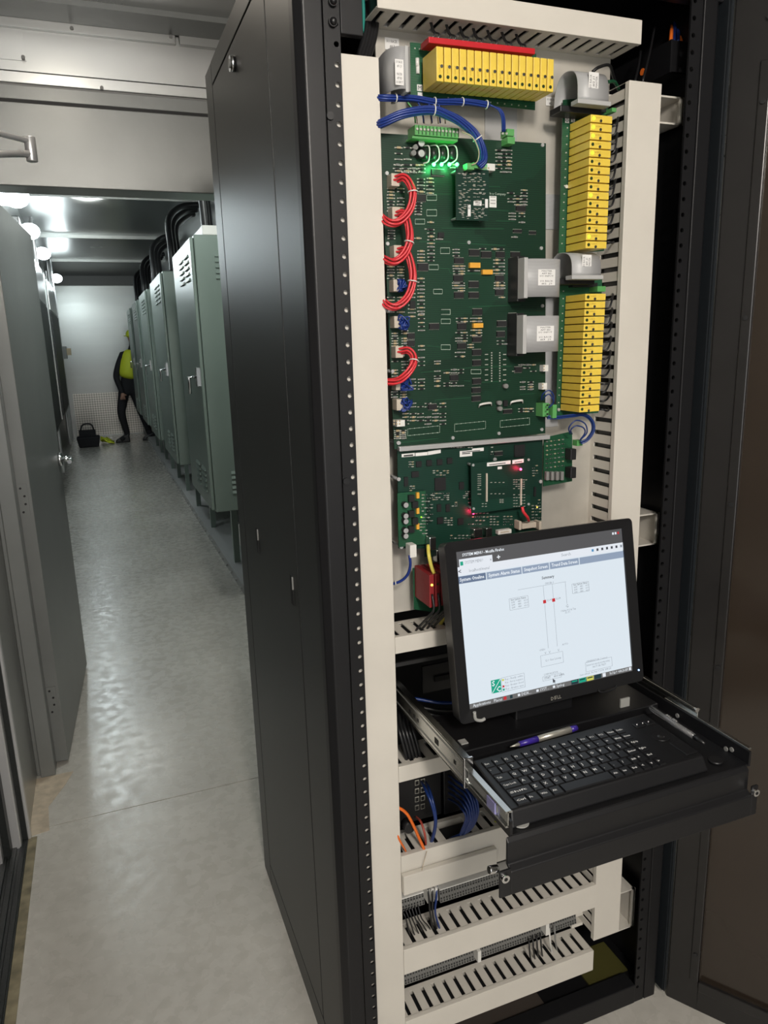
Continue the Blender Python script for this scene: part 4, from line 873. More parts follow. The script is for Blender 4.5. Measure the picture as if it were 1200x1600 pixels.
cb3 = thing('circuit_board', 'small bright green connector board at the right end of the processor board', 'circuit board', P(872, 755, Y=YBD))
quadboard('board', [(850, 684), (894, 674), (894, 752), (849, 760)], YBD + 0.002, M['pcb3'], cb3)
for (x, y, w_, h_) in [(1085, 100, 42, 70), (1085, 200, 42, 70)]: q = MB(); flatbox(q, *G(x, y), w_ / 3.53, h_ / 3.53, YBD, 0.018); q.build('black_connector', M['chip'], cb3, bevel=0.001)
for k in range(4): q = MB(); flatbox(q, *G(962 + 27 * k, 222), 6, 16, YBD, 0.008); q.build('spring_component', M['resgrey'], cb3, bevel=0.001)
res = MB()
for j in range(7):
    for i in range(5): comp(*G(968 + 22 * i, 35 + 24 * j - i * 3), random.choice((1, 2, 3)), y=YBD + 0.002, ln=2.5, th=2.2)
res.build('soldered_components', [M['pin'], M['restan'], M['resgrey'], M['chip']], cb3)['kind'] = 'stuff'
q = MB(); flatbox(q, 899, 691, 12, 10, YBD, 0.014); q.build('green_terminal', M['green'], cb3)

# ------------------------------------------------------------------ relay module racks
def module_column(f0, f1, b0, n, lit, colname, grp, ym=1.100, yb=1.158):
    # f0,f1: px of the front-left-top corner of first and last; width 35 px; b0 back-left-top of the first
    a0 = P(*f0, Y=ym); a1 = P(*f1, Y=ym); pitch = (a0.z - a1.z) / (n - 1); dx = (a1.x - a0.x) / (n - 1)
    wd = 0.0425; hh = pitch * 0.86
    t = thing('relay_module', 'yellow relay module in the %s, %s' % (colname, ORD[0]), 'relay module', a0, grp)
    q = MB().box(a0.x, ym, a0.z - hh, a0.x + wd, yb, a0.z); bd = q.build('body', M['yellow'], t, bevel=0.0006)
    s_ = MB(); c = V((a0.x + wd * 0.46, ym, a0.z - hh * 0.78)); s_.tube([c, c - EY * 0.0012], 0.0024, 10); s_.build('screw', M['slide'], t)
    l = MB(); c = V((a0.x + wd * 0.13, ym, a0.z - hh * 0.5)); l.tube([c, c - EY * 0.0007], 0.0027, 12)
    led = l.build('status_light', M['ledlime'] if 0 in lit else M['ledoff'], t); led_me_on = None
    p = MB(); text(p, 'OUTPUT', V((a0.x + wd * 0.24, ym - 0.0004, a0.z - hh * 0.48)), EX, EZ, 0.0030); p.build('print', mat('print_brown', (0.35, 0.22, 0.03), 0.5), t)
    on = led.data if 0 in lit else None
    alt = led.data.copy(); alt.materials.clear(); alt.materials.append(M['ledoff'] if 0 in lit else M['ledlime'])
    for k in range(1, n):
        r = dup(t, (dx * k, 0, -pitch * k), 'yellow relay module in the %s, %s' % (colname, ORD[k]), grp)
        if (k in lit) != (0 in lit):
            for ch in bpy.data.objects:
                if ch.parent == r and ch.name.startswith('status_light'): ch.data = alt
    return t
def rack_board(px, nm, lab, conn):
    t = thing(nm, lab, 'circuit board', P(*px[3], Y=1.16), 'green carrier boards of the relay modules')
    quadboard('board', px, 1.160, M['pcb3'], t)
    q = MB()
    for (x, y) in conn: c = P(x, y, Y=1.160); q.box(c.x - 0.0009, 1.1585, c.z - 0.0009, c.x + 0.0009, 1.160, c.z + 0.0009)
    q.build('solder_pads', M['pin'], t); return t
rb1 = rack_board([(880, 156), (950, 150), (944, 392), (873, 398)], 'carrier_board', 'green carrier board under the upper right column of yellow modules', [(886 - k * 0.6, 200 + k * 12.9) for k in range(15)])
rb2 = rack_board([(875, 436), (941, 432), (935, 645), (869, 650)], 'carrier_board', 'green carrier board under the lower right column of yellow modules', [(880 - k * 0.5, 455 + k * 11.6) for k in range(17)])
module_column((923.5, 178.5), (915.6, 376.8), None, 16, (0, 1, 2, 4, 9, 14), 'upper right column', 'yellow modules of the upper right column')
module_column((914.8, 459), (905.5, 634.8), None, 16, (), 'lower right column', 'yellow modules of the lower right column')
# top row of upright modules
a0 = P(681.8, 72, Y=1.10); a1 = P(856, 91.5, Y=1.10); pt = (a1.x - a0.x) / 15; dz = (a1.z - a0.z) / 15; wd = pt * 0.87; hh = a0.z - P(682, 126.5, Y=1.10).z
GT = 'yellow modules of the top row'
t = thing('relay_module', 'yellow upright relay module in the top row, leftmost', 'relay module', a0, GT)
MB().box(a0.x, 1.10, a0.z - hh, a0.x + wd, 1.15, a0.z).build('body', M['yellow'], t, bevel=0.0006)
c = V((a0.x + wd * 0.72, 1.10, a0.z - hh * 0.56)); MB().tube([c, c - EY * 0.0012], 0.0024, 10).build('screw', M['slide'], t)
c = V((a0.x + wd * 0.5, 1.10, a0.z - hh * 0.86)); MB().tube([c, c - EY * 0.0007], 0.0025, 12).build('status_light', M['ledoff'], t)
q = MB(); text(q, 'OUTPUT', V((a0.x + wd * 0.55, 1.0996, a0.z - hh * 0.76)), EZ, -EX, 0.0030); q.build('print', mat('print_brown_2', (0.35, 0.22, 0.03), 0.5), t)
for k in range(1, 16): dup(t, (pt * k, 0, dz * k), 'yellow upright relay module in the top row, ' + ORL[k], GT)
rb3 = rack_board([(641, 66), (838, 84), (836, 172), (642, 152)], 'carrier_board', 'green carrier board behind the top row of yellow modules', [(700 + 11 * k, 153 + 1.2 * k) for k in range(12)] + [(648 + 7 * k, 76 + k) for k in range(4)])
q = MB(); res = q
for (x, y) in [(325, 345), (327, 385)]: c = P(*T(x, y), Y=1.16); q.tube([c + EZ * 0.006, c - EZ * 0.006], 0.0032, 10)
q.build('fuse', M['white'], rb3)
q = MB(); flatbox(q, *T(338, 485), 9, 9, 1.16, 0.0006); flatbox(q, *T(340, 520), 8, 5, 1.16, 0.0006); text(q, 'M', P(*T(330, 495), Y=1.159), EX, EZ, 0.009, mi=1); q.build('letter_mark', [M['label'], M['ink']], rb3)
q = MB(); flatbox(q, 886, 187.5, 8, 9, 1.16, 0.0006); flatbox(q, 895, 186.5, 8, 9, 1.16, 0.0006); text(q, 'O', P(883.5, 191, Y=1.159), EX, EZ, 0.009, mi=1); text(q, 'M', P(891.5, 190, Y=1.159), EX, EZ, 0.009, mi=1); q.build('letter_mark', [M['label'], M['ink']], rb1)
q = MB(); flatbox(q, 917, 173, 60, 7, 1.16, 0.012); q.build('black_header', M['chip'], rb1); q = MB(); flatbox(q, 948, 177, 9, 6, 1.16, 0.02); q.build('green_terminal', M['green'], rb1)
q = MB(); flatbox(q, 908, 446, 52, 7, 1.16, 0.012); q.build('black_header', M['chip'], rb2); q = MB(); flatbox(q, 927, 453, 17, 9, 1.16, 0.024); q.build('green_terminal', M['green'], rb2)
for c_ in rb1, rb2:
    px, py = (884, 292) if c_ is rb1 else (872, 640); c = P(px, py, Y=1.16); MB().tube([c, c - EY * 0.003], 0.003, 10).build('mounting_screw', M['alu'], c_)
# red strip above the top row
a = P(*T(388, 218), Y=1.118); b = P(*T(975, 283), Y=1.118); k_ = 0.0042
rs = thing('terminal_cover_strip', 'red strip along the top edge of the top yellow module row', 'strip', a)
MB().prism([a + EZ * k_, b + EZ * k_, b - EZ * k_, a - EZ * k_], (0, 0.03, 0)).build('strip', M['red'], rs, bevel=0.0008)
for k in range(7):
    xs = [418, 505, 580, 655, 735, 815, 895][k]; ys = [200, 212, 222, 230, 240, 250, 262][k]
    pa = P(*T(xs + 20, ys), Y=1.125); pb = P(*T(xs + 30 if k else xs + 20, ys - 55), Y=1.155)
    q = MB()
    for j in (-1, 1): q.tube(smooth([V((pa.x + j * 0.0045, 1.13, pa.z - 0.006)), V((pa.x + j * 0.004, 1.128, pa.z + 0.004)), V((pa.x + j * 0.0012, 1.14, pa.z + 0.012)), V((pa.x + 0.004 + j * 0.001, 1.16, tz0 + 0.006))], 5), 0.0015, 8)
    for j in (-1, 1): q.tube([V((pa.x + j * 0.0045, 1.13, pa.z - 0.006)), V((pa.x + j * 0.0042, 1.129, pa.z + 0.001))], 0.0020, 8, mi=1)
    tag(q.build('wire_pair', [M['rubber'], M['white']]), 'pair of black wires from the top duct into the red strip, %s' % (['leftmost', 'second from the left', 'third from the left', 'middle of seven', 'third from the right', 'second from the right', 'rightmost'][k]), 'wire', 'wire pairs above the red strip')
# black field wires from the right columns into the slots of the upright duct
def field(y0, y1, x0, n, slots, colname, grp):
    for k in range(n):
        py = y0 + (y1 - y0) * k / (n - 1); px = x0 - 10 * k / (n - 1)
        s = slots(k); a = P(px, py, Y=1.125); b_ = P(s[0], s[1], Y=1.135)
        pts = smooth([a - EX * 0.004 + EY * 0.01, a + EX * 0.004, a * 0.45 + b_ * 0.55 - EY * 0.004 - EZ * 0.002, b_, V((0.905, 1.16, b_.z + 0.004))], 4)
        tag(MB().tube(pts, 0.0018, 8).build('black_wire', M['rubber']), 'black wire from the %s into the upright duct, %s' % (colname, (ORD[:n // 2] + ORD[16 - (n - n // 2):])[k]), 'wire', grp)
field(196, 378, 958, 14, lambda k: (966 - k * 0.6, 184 + 24.3 * (k * 8 // 13)), 'upper right modules', 'wires of the upper right modules')
field(468, 640, 949, 14, lambda k: (958 - k * 0.5, 461 + 22.4 * (k * 8 // 13)), 'lower right modules', 'wires of the lower right modules')

# ------------------------------------------------------------------ ribbon cables
def lab_text(mb, lines, org, u, v, w_, h_, n):
    # org: top-left corner of the label
    org = V(org); u = V(u); v = V(v); n = V(n)
    mb.prism([org, org + u * w_, org + u * w_ - v * h_, org - v * h_], n * 0.0004, 0)
    k = len(lines)
    for i, s in enumerate(lines):
        if s: text(mb, s, org + u * w_ / 2 - v * (h_ * (i + 0.95) / (k + 0.35)) + n * 0.0006, u, v, h_ / (k + 0.6) * 0.95, width=w_ * (0.2 + 0.6 * min(1, len(s) / 9)), mi=1, center=True)
def ribbon_side(label, x0, xe, y0, y1, lines, flip=False):
    a = P(x0, y0, Y=1.098); z1 = a.z; z0 = P(x0, y1, Y=1.098).z; xa = a.x; xb = P(xe, y0, Y=1.105).x
    t = thing('ribbon_cable', label, 'ribbon cable', V((xa, 1.1, z0)), 'grey ribbon cables')
    w_ = xb - xa
    prof = [(0.004, 1.100), (0.25 * w_, 1.096), (0.6 * w_, 1.096), (0.85 * w_, 1.102), (0.97 * w_, 1.114), (w_, 1.130), (0.96 * w_, 1.150), (0.9 * w_, 1.17), (0.88 * w_, 1.195)]
    pr = smooth([V((xa + x, y, 0)) for x, y in prof], 4)
    MB().sheet([[V((p.x, p.y, z1)), V((p.x, p.y, z0))] for p in pr]).build('cable', M['ribZ'], t, solid=0.0012)
    MB().box(xa - 0.001, 1.097, z0 - 0.002, xa + 0.006, 1.118, z1 + 0.002).build('plug', M['padlight'], t, bevel=0.0008)
    MB().box(xa - 0.001, 1.118, z0 - 0.006, xa + 0.014, 1.150, z1 + 0.006).build('socket', M['chip'], t, bevel=0.0008)
    q = MB(); lab_text(q, lines, (xa + 0.30 * w_, 1.0950, z1 - 0.28 * (z1 - z0)), EX, EZ, 0.41 * w_, (z1 - z0) * 0.42, -EY); q.build('label', [M['label'], M['ink']], t)
    return t
ribbon_side('grey ribbon cable with white label at the right edge of the large board, upper one', 820, 881, 404, 464, ['MASTER', 'APP BD', 'I/O INPUT', '', 'I/O RACK', '#2  J1'])
ribbon_side('grey ribbon cable with white label at the right edge of the large board, lower one', 818, 879, 494, 551, ['MASTER', 'APP BD', 'I/O INPUT', '', 'I/O RACK', '#3  J1'])
# ribbon of the top row: plug on the right, cable bulging to the left
a = P(636, 74, Y=1.10); z1 = a.z; z0 = P(638, 140, Y=1.10).z; xa = a.x; xb = P(600, 76, Y=1.13).x; w_ = xa - xb
t = thing('ribbon_cable', 'grey ribbon cable with white label left of the top yellow module row', 'ribbon cable', (xa, 1.1, z0), 'grey ribbon cables')
pr = smooth([V((xa, 1.100, 0)), V((xa - 0.4 * w_, 1.099, 0)), V((xa - 0.8 * w_, 1.108, 0)), V((xa - w_, 1.125, 0)), V((xa - 0.97 * w_, 1.15, 0)), V((xa - 0.85 * w_, 1.18, 0)), V((xa - 0.8 * w_, 1.197, 0))], 4)
MB().sheet([[V((p.x, p.y, z1 + (xa - p.x) * 0.05)), V((p.x, p.y, z0))] for p in pr]).build('cable', M['ribZ'], t, solid=0.0012)
MB().box(xa - 0.004, 1.098, z0 - 0.004, xa + 0.001, 1.158, z1 + 0.002).build('plug', M['padlight'], t, bevel=0.0008); MB().box(xa + 0.002, 1.104, z0 - 0.001, xa + 0.006, 1.158, z1 + 0.003).build('clamp', M['resgrey'], t)
q = MB(); lab_text(q, ['I/O RACK', '#1 J1', '', 'MASTER', 'APP BD', 'I/O INPUT'], (xa - 0.86 * w_, 1.0975, z1 - 0.018), EX, EZ, 0.55 * w_, 0.034, -EY); q.build('label', [M['label'], M['ink']], t)
def ribbon_arch(label, xl, xr, ytop, ybot, lines, kk):
    a = P(xl, ybot, Y=1.105); x0 = a.x; z0 = a.z; x1 = P(xr, ybot, Y=1.105).x; zt_ = P(xl, ytop, Y=1.13).z
    t = thing('ribbon_cable', label, 'ribbon cable', (x0, 1.15, z0), 'grey ribbon cables'); h = zt_ - z0
    pr = smooth([V((0, 1.104, z0)), V((0, 1.106, z0 + 0.55 * h)), V((0, 1.116, z0 + 0.88 * h)), V((0, 1.138, zt_)), V((0, 1.156, z0 + 0.9 * h)), V((0, 1.168, z0 + 0.55 * h)), V((0, 1.172, z0 + 0.0 * h))], 4)
    MB().sheet([[V((x0, p.y, p.z)), V((x1, p.y, p.z))] for p in pr]).build('cable', M['ribX'], t, solid=0.0014)
    MB().box(x0 - 0.002, 1.100, z0 - 0.006, x1 + 0.003, 1.120, z0 + 0.001).build('plug', M['padlight'], t, bevel=0.001)
    MB().box(x0 - 0.016, 1.128, z0 - 0.012, x1 + 0.006, 1.160, z0 - 0.002).build('socket', M['chip'], t, bevel=0.001)
    q = MB(); w_ = x1 - x0
    # label lying sideways on the front of the arch
    lab_text(q, lines, (x0 + w_ * 0.34, 1.1045, z0 + 0.30 * h), EZ, -EX, 0.55 * h, 0.32 * w_, -EY); q.build('label', [M['label'], M['ink']], t)
ribbon_arch('grey ribbon cable arching over the top of the upper right yellow column', 902, 950, 112, 156, ['I/O RACK', '#2 J1', 'MASTER'], 0)
ribbon_arch('grey ribbon cable arching over the top of the lower right yellow column', 893, 938, 395, 431, ['I/O RACK', '#3 J1', 'MASTER'], 1)
# flat ribbons lying on the mounting plate
tag(MB().box(P(757, 170, Y=YPn).x, YPn - 0.002, P(757, 226, Y=YPn).z - 0.02, P(807, 170, Y=YPn).x, YPn - 0.0005, P(757, 160, Y=YPn).z).build('flat_cable', M['ribX']), 'flat grey cable lying on the plate below the top yellow row', 'ribbon cable')
tag(MB().box(P(835, 303, Y=YPn).x, YPn - 0.002, P(840, 358, Y=YPn).z, P(874, 303, Y=YPn).x, YPn - 0.0005, P(840, 303, Y=YPn).z).build('flat_cable', M['ribZ']), 'flat grey cable crossing the plate left of the upper right column', 'ribbon cable')
tag(MB().box(P(845, 440, Y=YPn).x, YPn - 0.002, P(845, 668, Y=YPn).z, P(876, 440, Y=YPn).x, YPn - 0.0005, P(845, 440, Y=YPn).z).build('flat_cable', M['ribX']), 'flat grey cable running down the plate left of the lower right column', 'ribbon cable')
q = MB(); lab_text(q, ['I/O RACK', '#1'], P(601, 58, Y=YPn - 0.001), EX, EZ, 0.024, 0.017, -EY); tag(q.build('plate_label', [M['label'], M['ink']]), 'small label I/O RACK #1 on the plate above the top left ribbon', 'label')
q = MB(); lab_text(q, ['I/O RACK', '#2'], P(853, 151, Y=YPn - 0.001), EX, EZ, 0.019, 0.014, -EY); tag(q.build('plate_label', [M['label'], M['ink']]), 'small label I/O RACK #2 on the plate right of the top yellow row', 'label')

# ------------------------------------------------------------------ wire looms
def tie(c, t, r, m='white'):
    c = V(c); t = V(t).normalized(); u = t.orthogonal().normalized(); b = t.cross(u)
    q = MB(); pts = [c + (u * math.cos(a) + b * math.sin(a)) * r for a in [k * math.pi / 6 for k in range(13)]]
    q.tube(pts, 0.0010, 6, cap=False); return q
def loom(name, label, grp, paths, n, r, spread, m, ties=(), cat='wire bundle', y_of=None):
    t = thing(name, label, cat, paths[0] if not isinstance(paths[0], tuple) else paths[0], grp)
    base = smooth(paths, 7)
    offs = [(math.cos(a) * spread, math.sin(a) * spread) for a in [2 * math.pi * k / n + 0.4 for k in range(n)]]
    for k in range(n):
        pts = []
        for i, p in enumerate(base):
            tn = (base[min(i + 1, len(base) - 1)] - base[max(i - 1, 0)]).normalized(); s = tn.cross(EY)
            if s.length < 0.1: s = EX
            s.normalize(); s2 = tn.cross(s).normalized()
            tw = i * 0.05
            ox, oy = offs[k][0] * math.cos(tw) - offs[k][1] * math.sin(tw), offs[k][0] * math.sin(tw) + offs[k][1] * math.cos(tw)
            pts.append(p + s * ox + s2 * oy)
        MB().tube(pts, r, 8).build('wire', M[m], t)
    for f in ties:
        i = int(f * (len(base) - 1)); tn = base[min(i + 1, len(base) - 1)] - base[i - 1]; tie(base[i], tn, spread + r * 1.5).build('cable_tie', M['white'], t)
    return t
Yw = 1.122
def Q(px, py, y=Yw): return P(px, py, Y=y)
loom('wire_bundle', 'topmost loop of red wires from the left edge of the large board', 'red wire loops', [Q(616, 281, 1.135), Q(630, 277), Q(640, 286, 1.115), Q(645, 303, 1.11), Q(640, 328, 1.11), Q(624, 346, 1.115), Q(606, 347, 1.12), Q(588, 333, 1.145), Q(572, 322, 1.15)], 5, 0.0019, 0.0045, 'redw', (0.36,))
loom('wire_bundle', 'second loop of red wires from the left edge of the large board', 'red wire loops', [Q(618, 336, 1.135), Q(630, 334), Q(638, 350, 1.115), Q(640, 375, 1.11), Q(631, 398, 1.11), Q(614, 409, 1.115), Q(588, 399, 1.145), Q(572, 390, 1.15)], 5, 0.0019, 0.0045, 'redw', (0.45,))
loom('wire_bundle', 'third and largest loop of red wires from the left edge of the large board', 'red wire loops', [Q(620, 393, 1.135), Q(633, 392), Q(642, 410, 1.115), Q(645, 436, 1.11), Q(638, 462, 1.11), Q(622, 478, 1.115), Q(606, 477, 1.12), Q(590, 463, 1.145), Q(574, 452, 1.15)], 5, 0.0019, 0.0045, 'redw', (0.40,))
loom('wire_bundle', 'lowest single loop of red wires below the blue tangles', 'red wire loops', [Q(622, 549, 1.135), Q(637, 547), Q(646, 556, 1.115), Q(645, 570, 1.11), Q(634, 586, 1.11), Q(618, 596, 1.12), Q(588, 596, 1.145), Q(572, 594, 1.15)], 5, 0.0019, 0.0045, 'redw', (0.38,))
for i, (x, y, rr) in enumerate([(629, 446, 9), (631, 503, 11), (634, 600, 11), (634, 632, 11)]):
    t = thing('blue_wire_knot', 'tangle of short blue wires left on the large board, %s' % ['topmost', 'second from the top', 'third from the top', 'lowest'][i], 'wire bundle', Q(x, y, 1.14), 'blue wire tangles')
    for k in range(5):
        c = Q(x, y, 1.128); pts = [Q(x - 11, y + (k - 2) * 2.5, 1.138)]
        for j in range(6): pts.append(c + V((random.uniform(-1, 1) * rr * 0.001, random.uniform(-0.008, 0.008), random.uniform(-1, 1) * rr * 0.0011)))
        pts.append(Q(x - 10, y - (k - 2) * 2.5, 1.138)); MB().tube(smooth(pts, 4), 0.0013, 7).build('wire', M['bluew'], t)
loom('wire_bundle', 'upper blue wire bundle running across below the top yellow row', 'blue wire bundles', [Q(568, 153, 1.15), Q(584, 153, 1.14), Q(600, 153), Q(645, 154), Q(679, 159), Q(712, 159), Q(735, 160), Q(764, 164)], 6, 0.0017, 0.0034, 'bluew', (0.36, 0.58, 0.78, 0.985))
for k in range(3): tag(MB().tube(smooth([Q(764 + k, 163 + k), Q(778 + 2 * k, 171, 1.12), Q(784 + 2 * k, 184, 1.122), Q(785 + 2 * k, 206, 1.132)], 5), 0.0014, 7).build('blue_wire', M['bluew']), 'blue wire bending down into the small right green terminal, %s' % ['left one', 'middle one', 'right one'][k], 'wire', 'blue wires to the right terminal')
loom('wire_bundle', 'thick lower blue wire bundle arching over the green terminal block', 'blue wire bundles', [Q(568, 206, 1.15), Q(584, 199, 1.14), Q(600, 191, 1.12), Q(631, 178, 1.108), Q(673, 172, 1.105), Q(700, 180, 1.105), Q(722, 192, 1.105), Q(742, 210, 1.105), Q(753, 232, 1.105), Q(755, 250, 1.11), Q(748, 260, 1.115)], 9, 0.0018, 0.0050, 'bluew', (0.42, 0.74))
for k in range(4): tag(MB().tube(smooth([Q(649 + 13 * k, 192, 1.132), Q(648 + 13 * k, 182, 1.125), Q(643 + 14.5 * k, 168, 1.12), Q(637 + 16 * k, 160, 1.122)], 5), 0.0013, 7).build('block_wire', M['green' if k == 0 else 'bluew']), 'thin wire rising from the green terminal block, %s of four' % ['leftmost', 'second', 'third', 'rightmost'][k], 'wire', 'wires above the terminal block')
for k in range(5): tag(MB().tube(smooth([Q(652 + 11 * k, 193, 1.132), Q(651 + 11 * k, 184, 1.128), Q(646 + 12 * k, 172, 1.13), Q(638 + 12 * k, 164, 1.14)], 5), 0.0010, 7).build('tan_wire', M['tanw']), 'thin tan wire from the green terminal block, %s' % ['leftmost', 'second', 'middle', 'fourth', 'rightmost'][k], 'wire', 'tan wires above the terminal block')
tag(MB().tube(smooth([Q(722, 206, 1.11), Q(738, 214, 1.10), Q(748, 235, 1.10), Q(746, 252, 1.105), Q(737, 258, 1.11)], 6), 0.0009, 6).build('tan_wire', M['tanw']), 'pale thin wire curving beside the thick blue bundle', 'wire')
loom('wire_bundle', 'dark blue wires sweeping under the lower right yellow column', 'dark blue wires', [Q(855, 652, 1.13), Q(870, 652, 1.125), Q(895, 649, 1.12), Q(913, 648, 1.12), Q(925, 658, 1.12), Q(927, 672, 1.12), Q(918, 686, 1.125), Q(907, 692, 1.13)], 3, 0.0016, 0.0022, 'navyw')
for k, (dx, dy) in enumerate([(0, 0), (3, 6)]):
    tag(MB().tube(smooth([Q(846 + dx, 625, 1.13), Q(848 + dx, 616 + dy * .7, 1.12), Q(858, 610 + dy, 1.115), Q(865 - dx * .3, 618 + dy, 1.115), Q(864, 630, 1.12), Q(857, 637, 1.125)], 5), 0.0013, 7).build('blue_wire', M['navyw']), 'short dark blue loop at the right green terminal, %s' % ['outer one', 'inner one'][k], 'wire', 'loops at the right terminal')
    tag(MB().tube(smooth([Q(891 + dx, 678, 1.13), Q(889 + dx, 668 + dy * .6, 1.12), Q(900, 657 + dy * 1.4, 1.115), Q(914 - dx, 662 + dy, 1.115), Q(917 - dx, 676, 1.12), Q(906, 688, 1.128)], 5), 0.0013, 7).build('blue_wire', M['navyw']), 'dark blue loop above the small connector board, %s' % ['outer one', 'inner one'][k], 'wire', 'loops above the connector board')
t = thing('blue_wire', 'dark blue wire curving left below the white connector of the lower board', 'wire', Q(641, 880)); MB().tube(smooth([Q(640, 868, 1.125), Q(641, 884, 1.13), Q(636, 899, 1.14), Q(624, 909, 1.15), Q(604, 914, 1.16), Q(584, 915, 1.165)], 6), 0.0026, 8).build('wire', M['bluew'], t); tie(Q(617, 911, 1.153), EX, 0.004).build('cable_tie', M['white'], t)
tag(MB().tube(smooth([Q(669, 852, 1.128), Q(670, 866, 1.115), Q(675, 888, 1.11), Q(684, 906, 1.11), Q(697, 930, 1.12), Q(698, 955, 1.14), Q(690, 972, 1.15), Q(686, 984, 1.16)], 6), 0.0033, 10).build('network_cable', M['yelw']), 'yellow network cable hanging from the lower board left of the monitor', 'cable')
tag(MB().tube(smooth([Q(816, 792, 1.12), Q(818, 800, 1.118), Q(824, 808, 1.12), Q(826, 814, 1.13)], 4), 0.0028, 8).build('red_cable', M['redw']), 'short red cable behind the beige socket above the monitor', 'cable')
tag(MB().tube(smooth([P(*T(1010, 330), Y=1.12), P(930, 108, Y=1.12), P(940, 104, Y=1.12), P(951, 103, Y=1.15), P(962, 128, Y=1.17)], 5), 0.0022, 8).build('black_wire', M['rubber']) if False else MB().tube(smooth([P(926, 112, Y=1.13), P(936, 105, Y=1.13), P(952, 102, Y=1.15), P(958, 118, Y=1.17), P(966, 140, Y=1.19)], 5), 0.0026, 8).build('black_wire', M['rubber']), 'black wire with a metal tip above the upper right ribbon cable', 'wire')
tag(MB().tube(smooth([P(950, 128, Y=1.16), P(960, 128, Y=1.17), P(967, 140, Y=1.18)], 4), 0.003, 8).build('green_wire', mat('dark_green_wire', (0.01, 0.07, 0.03), 0.4)), 'dark green wire behind the top of the right upright duct', 'wire')

# red relay modules on their board, left of the monitor
rbd = thing('carrier_board', 'small green board behind the red modules left of the monitor', 'circuit board', Q(650, 940, 1.16), 'small green carrier board')
quadboard('board', [(645, 888), (700, 878), (700, 960), (647, 952)], 1.165, M['pcb3'], rbd)
for k in range(4):
    x = P(671 + 9.2 * k, 912, Y=1.10).x; zt0 = P(671, 899, Y=1.10).z; zb0 = P(671, 950, Y=1.10).z
    t = thing('relay_module', 'dark red relay module left of the monitor, %s' % ['leftmost with a yellow light', 'second from the left', 'third from the left', 'rightmost, touching the monitor edge'][k], 'relay module', (x, 1.1, zb0), 'dark red modules')
    MB().box(x, 1.10, zb0, x + 0.0088, 1.165, zt0).build('body', M['redmod'], t, bevel=0.0008)
    c = V((x + 0.0044, 1.10, zt0 - 0.018)); MB().tube([c, c - EY * 0.001], 0.0022, 10).build('status_light', M['ledyel'] if k == 0 else M['ledoff'], t)
    for j in (0,):
        tag(MB().tube(smooth([V((x + 0.004, 1.098, zt0 - 0.034)), V((x + 0.003, 1.09, zb0)), V((x - 0.002, 1.10, zb0 - 0.015)), V((x - 0.008, 1.14, d1t + 0.004)), V((x - 0.009, 1.15, d1t - 0.01))], 5), 0.0022, 8).build('black_wire', M['rubber']),
            'black wire from the %s red module into the duct' % ['leftmost', 'second', 'third', 'rightmost'][k], 'wire', 'wires of the red modules')

# ================================================================== inside the rack below the plate
t = thing('rack_bracket', 'black slotted bracket in the dark gap below the red modules', 'bracket', P(680, 1060, Y=1.35))
MB().box(P(660, 1042, Y=1.35).x, 1.35, P(660, 1084, Y=1.35).z, 0.98, 1.355, P(660, 1042, Y=1.35).z).build('plate', mat('bracket_dark', (0.02, 0.02, 0.021), 0.4), t)
MB().box(0.62, 1.345, P(680, 1060, Y=1.35).z - 0.006, 0.74, 1.351, P(680, 1060, Y=1.35).z + 0.006).build('slot', M['dark'], t)
MB().box(0.40, 1.22, P(640, 1034, Y=1.22).z - 0.006, 1.0, 1.225, P(640, 1034, Y=1.22).z + 0.002).build('cross_bar', mat('bar_dark', (0.03, 0.03, 0.03), 0.4), t)
for k, (m, yy) in enumerate([('navyw', 1092), ('rubber', 1104), ('rubber', 1112)]):
    tag(MB().tube(smooth([P(600, yy - 6, Y=1.25), P(650, yy, Y=1.22), P(690, yy + 6, Y=1.2), P(740, yy + 4, Y=1.2)], 6), 0.0035, 8).build('gap_cable', M[m]), ['dark blue cable crossing the dark gap above the drawer slide', 'upper black cable crossing the dark gap behind the slide', 'lower black cable crossing the dark gap behind the slide'][k], 'cable', 'cables in the dark gap')
for k in range(5):
    x = 622 + 5.5 * k; tag(MB().tube(smooth([P(x - 4, 1105, Y=1.20), P(x - 2, 1130, Y=1.17), P(x + 4, 1150, Y=1.15), P(x + 12, 1180, Y=1.145), P(x + 14, 1195, Y=1.15)], 5), 0.0035, 8).build('black_cable', M['rubber']), 'black cable going down into the second duct, %s' % ['leftmost', 'second from the left', 'middle', 'second from the right', 'rightmost'][k], 'cable', 'black cables above the second duct')
# network switches and patch cables
t = thing('network_switch', 'black network switch with a column of six metal ports behind the orange fibre', 'network switch', P(645, 1265, Y=1.20))
a = P(628, 1214, Y=1.20); b = P(690, 1265, Y=1.20); MB().box(a.x - 0.01, 1.20, b.z - 0.01, b.x, 1.30, a.z + 0.01).build('body', M['matblack'], t, bevel=0.002)
q = MB()
for i in range(2):
    for j in range(4): c = P(651 + 9 * i, 1222 + 13 * j - 2 * i, Y=1.199); q.box(c.x - 0.0045, 1.197, c.z - 0.006, c.x + 0.0045, 1.20, c.z + 0.006); q.box(c.x - 0.0033, 1.1965, c.z - 0.0045, c.x + 0.0033, 1.197, c.z + 0.003, 1)
q.build('ports', [M['slide'], M['dark']], t)
t = thing('network_switch', 'black network switch with many blue patch cables left of the drawer slide', 'network switch', P(720, 1265, Y=1.20))
a = P(693, 1205, Y=1.20); b = P(760, 1255, Y=1.20); MB().box(a.x, 1.20, b.z, b.x, 1.30, a.z + 0.01).build('body', M['matblack'], t, bevel=0.002)
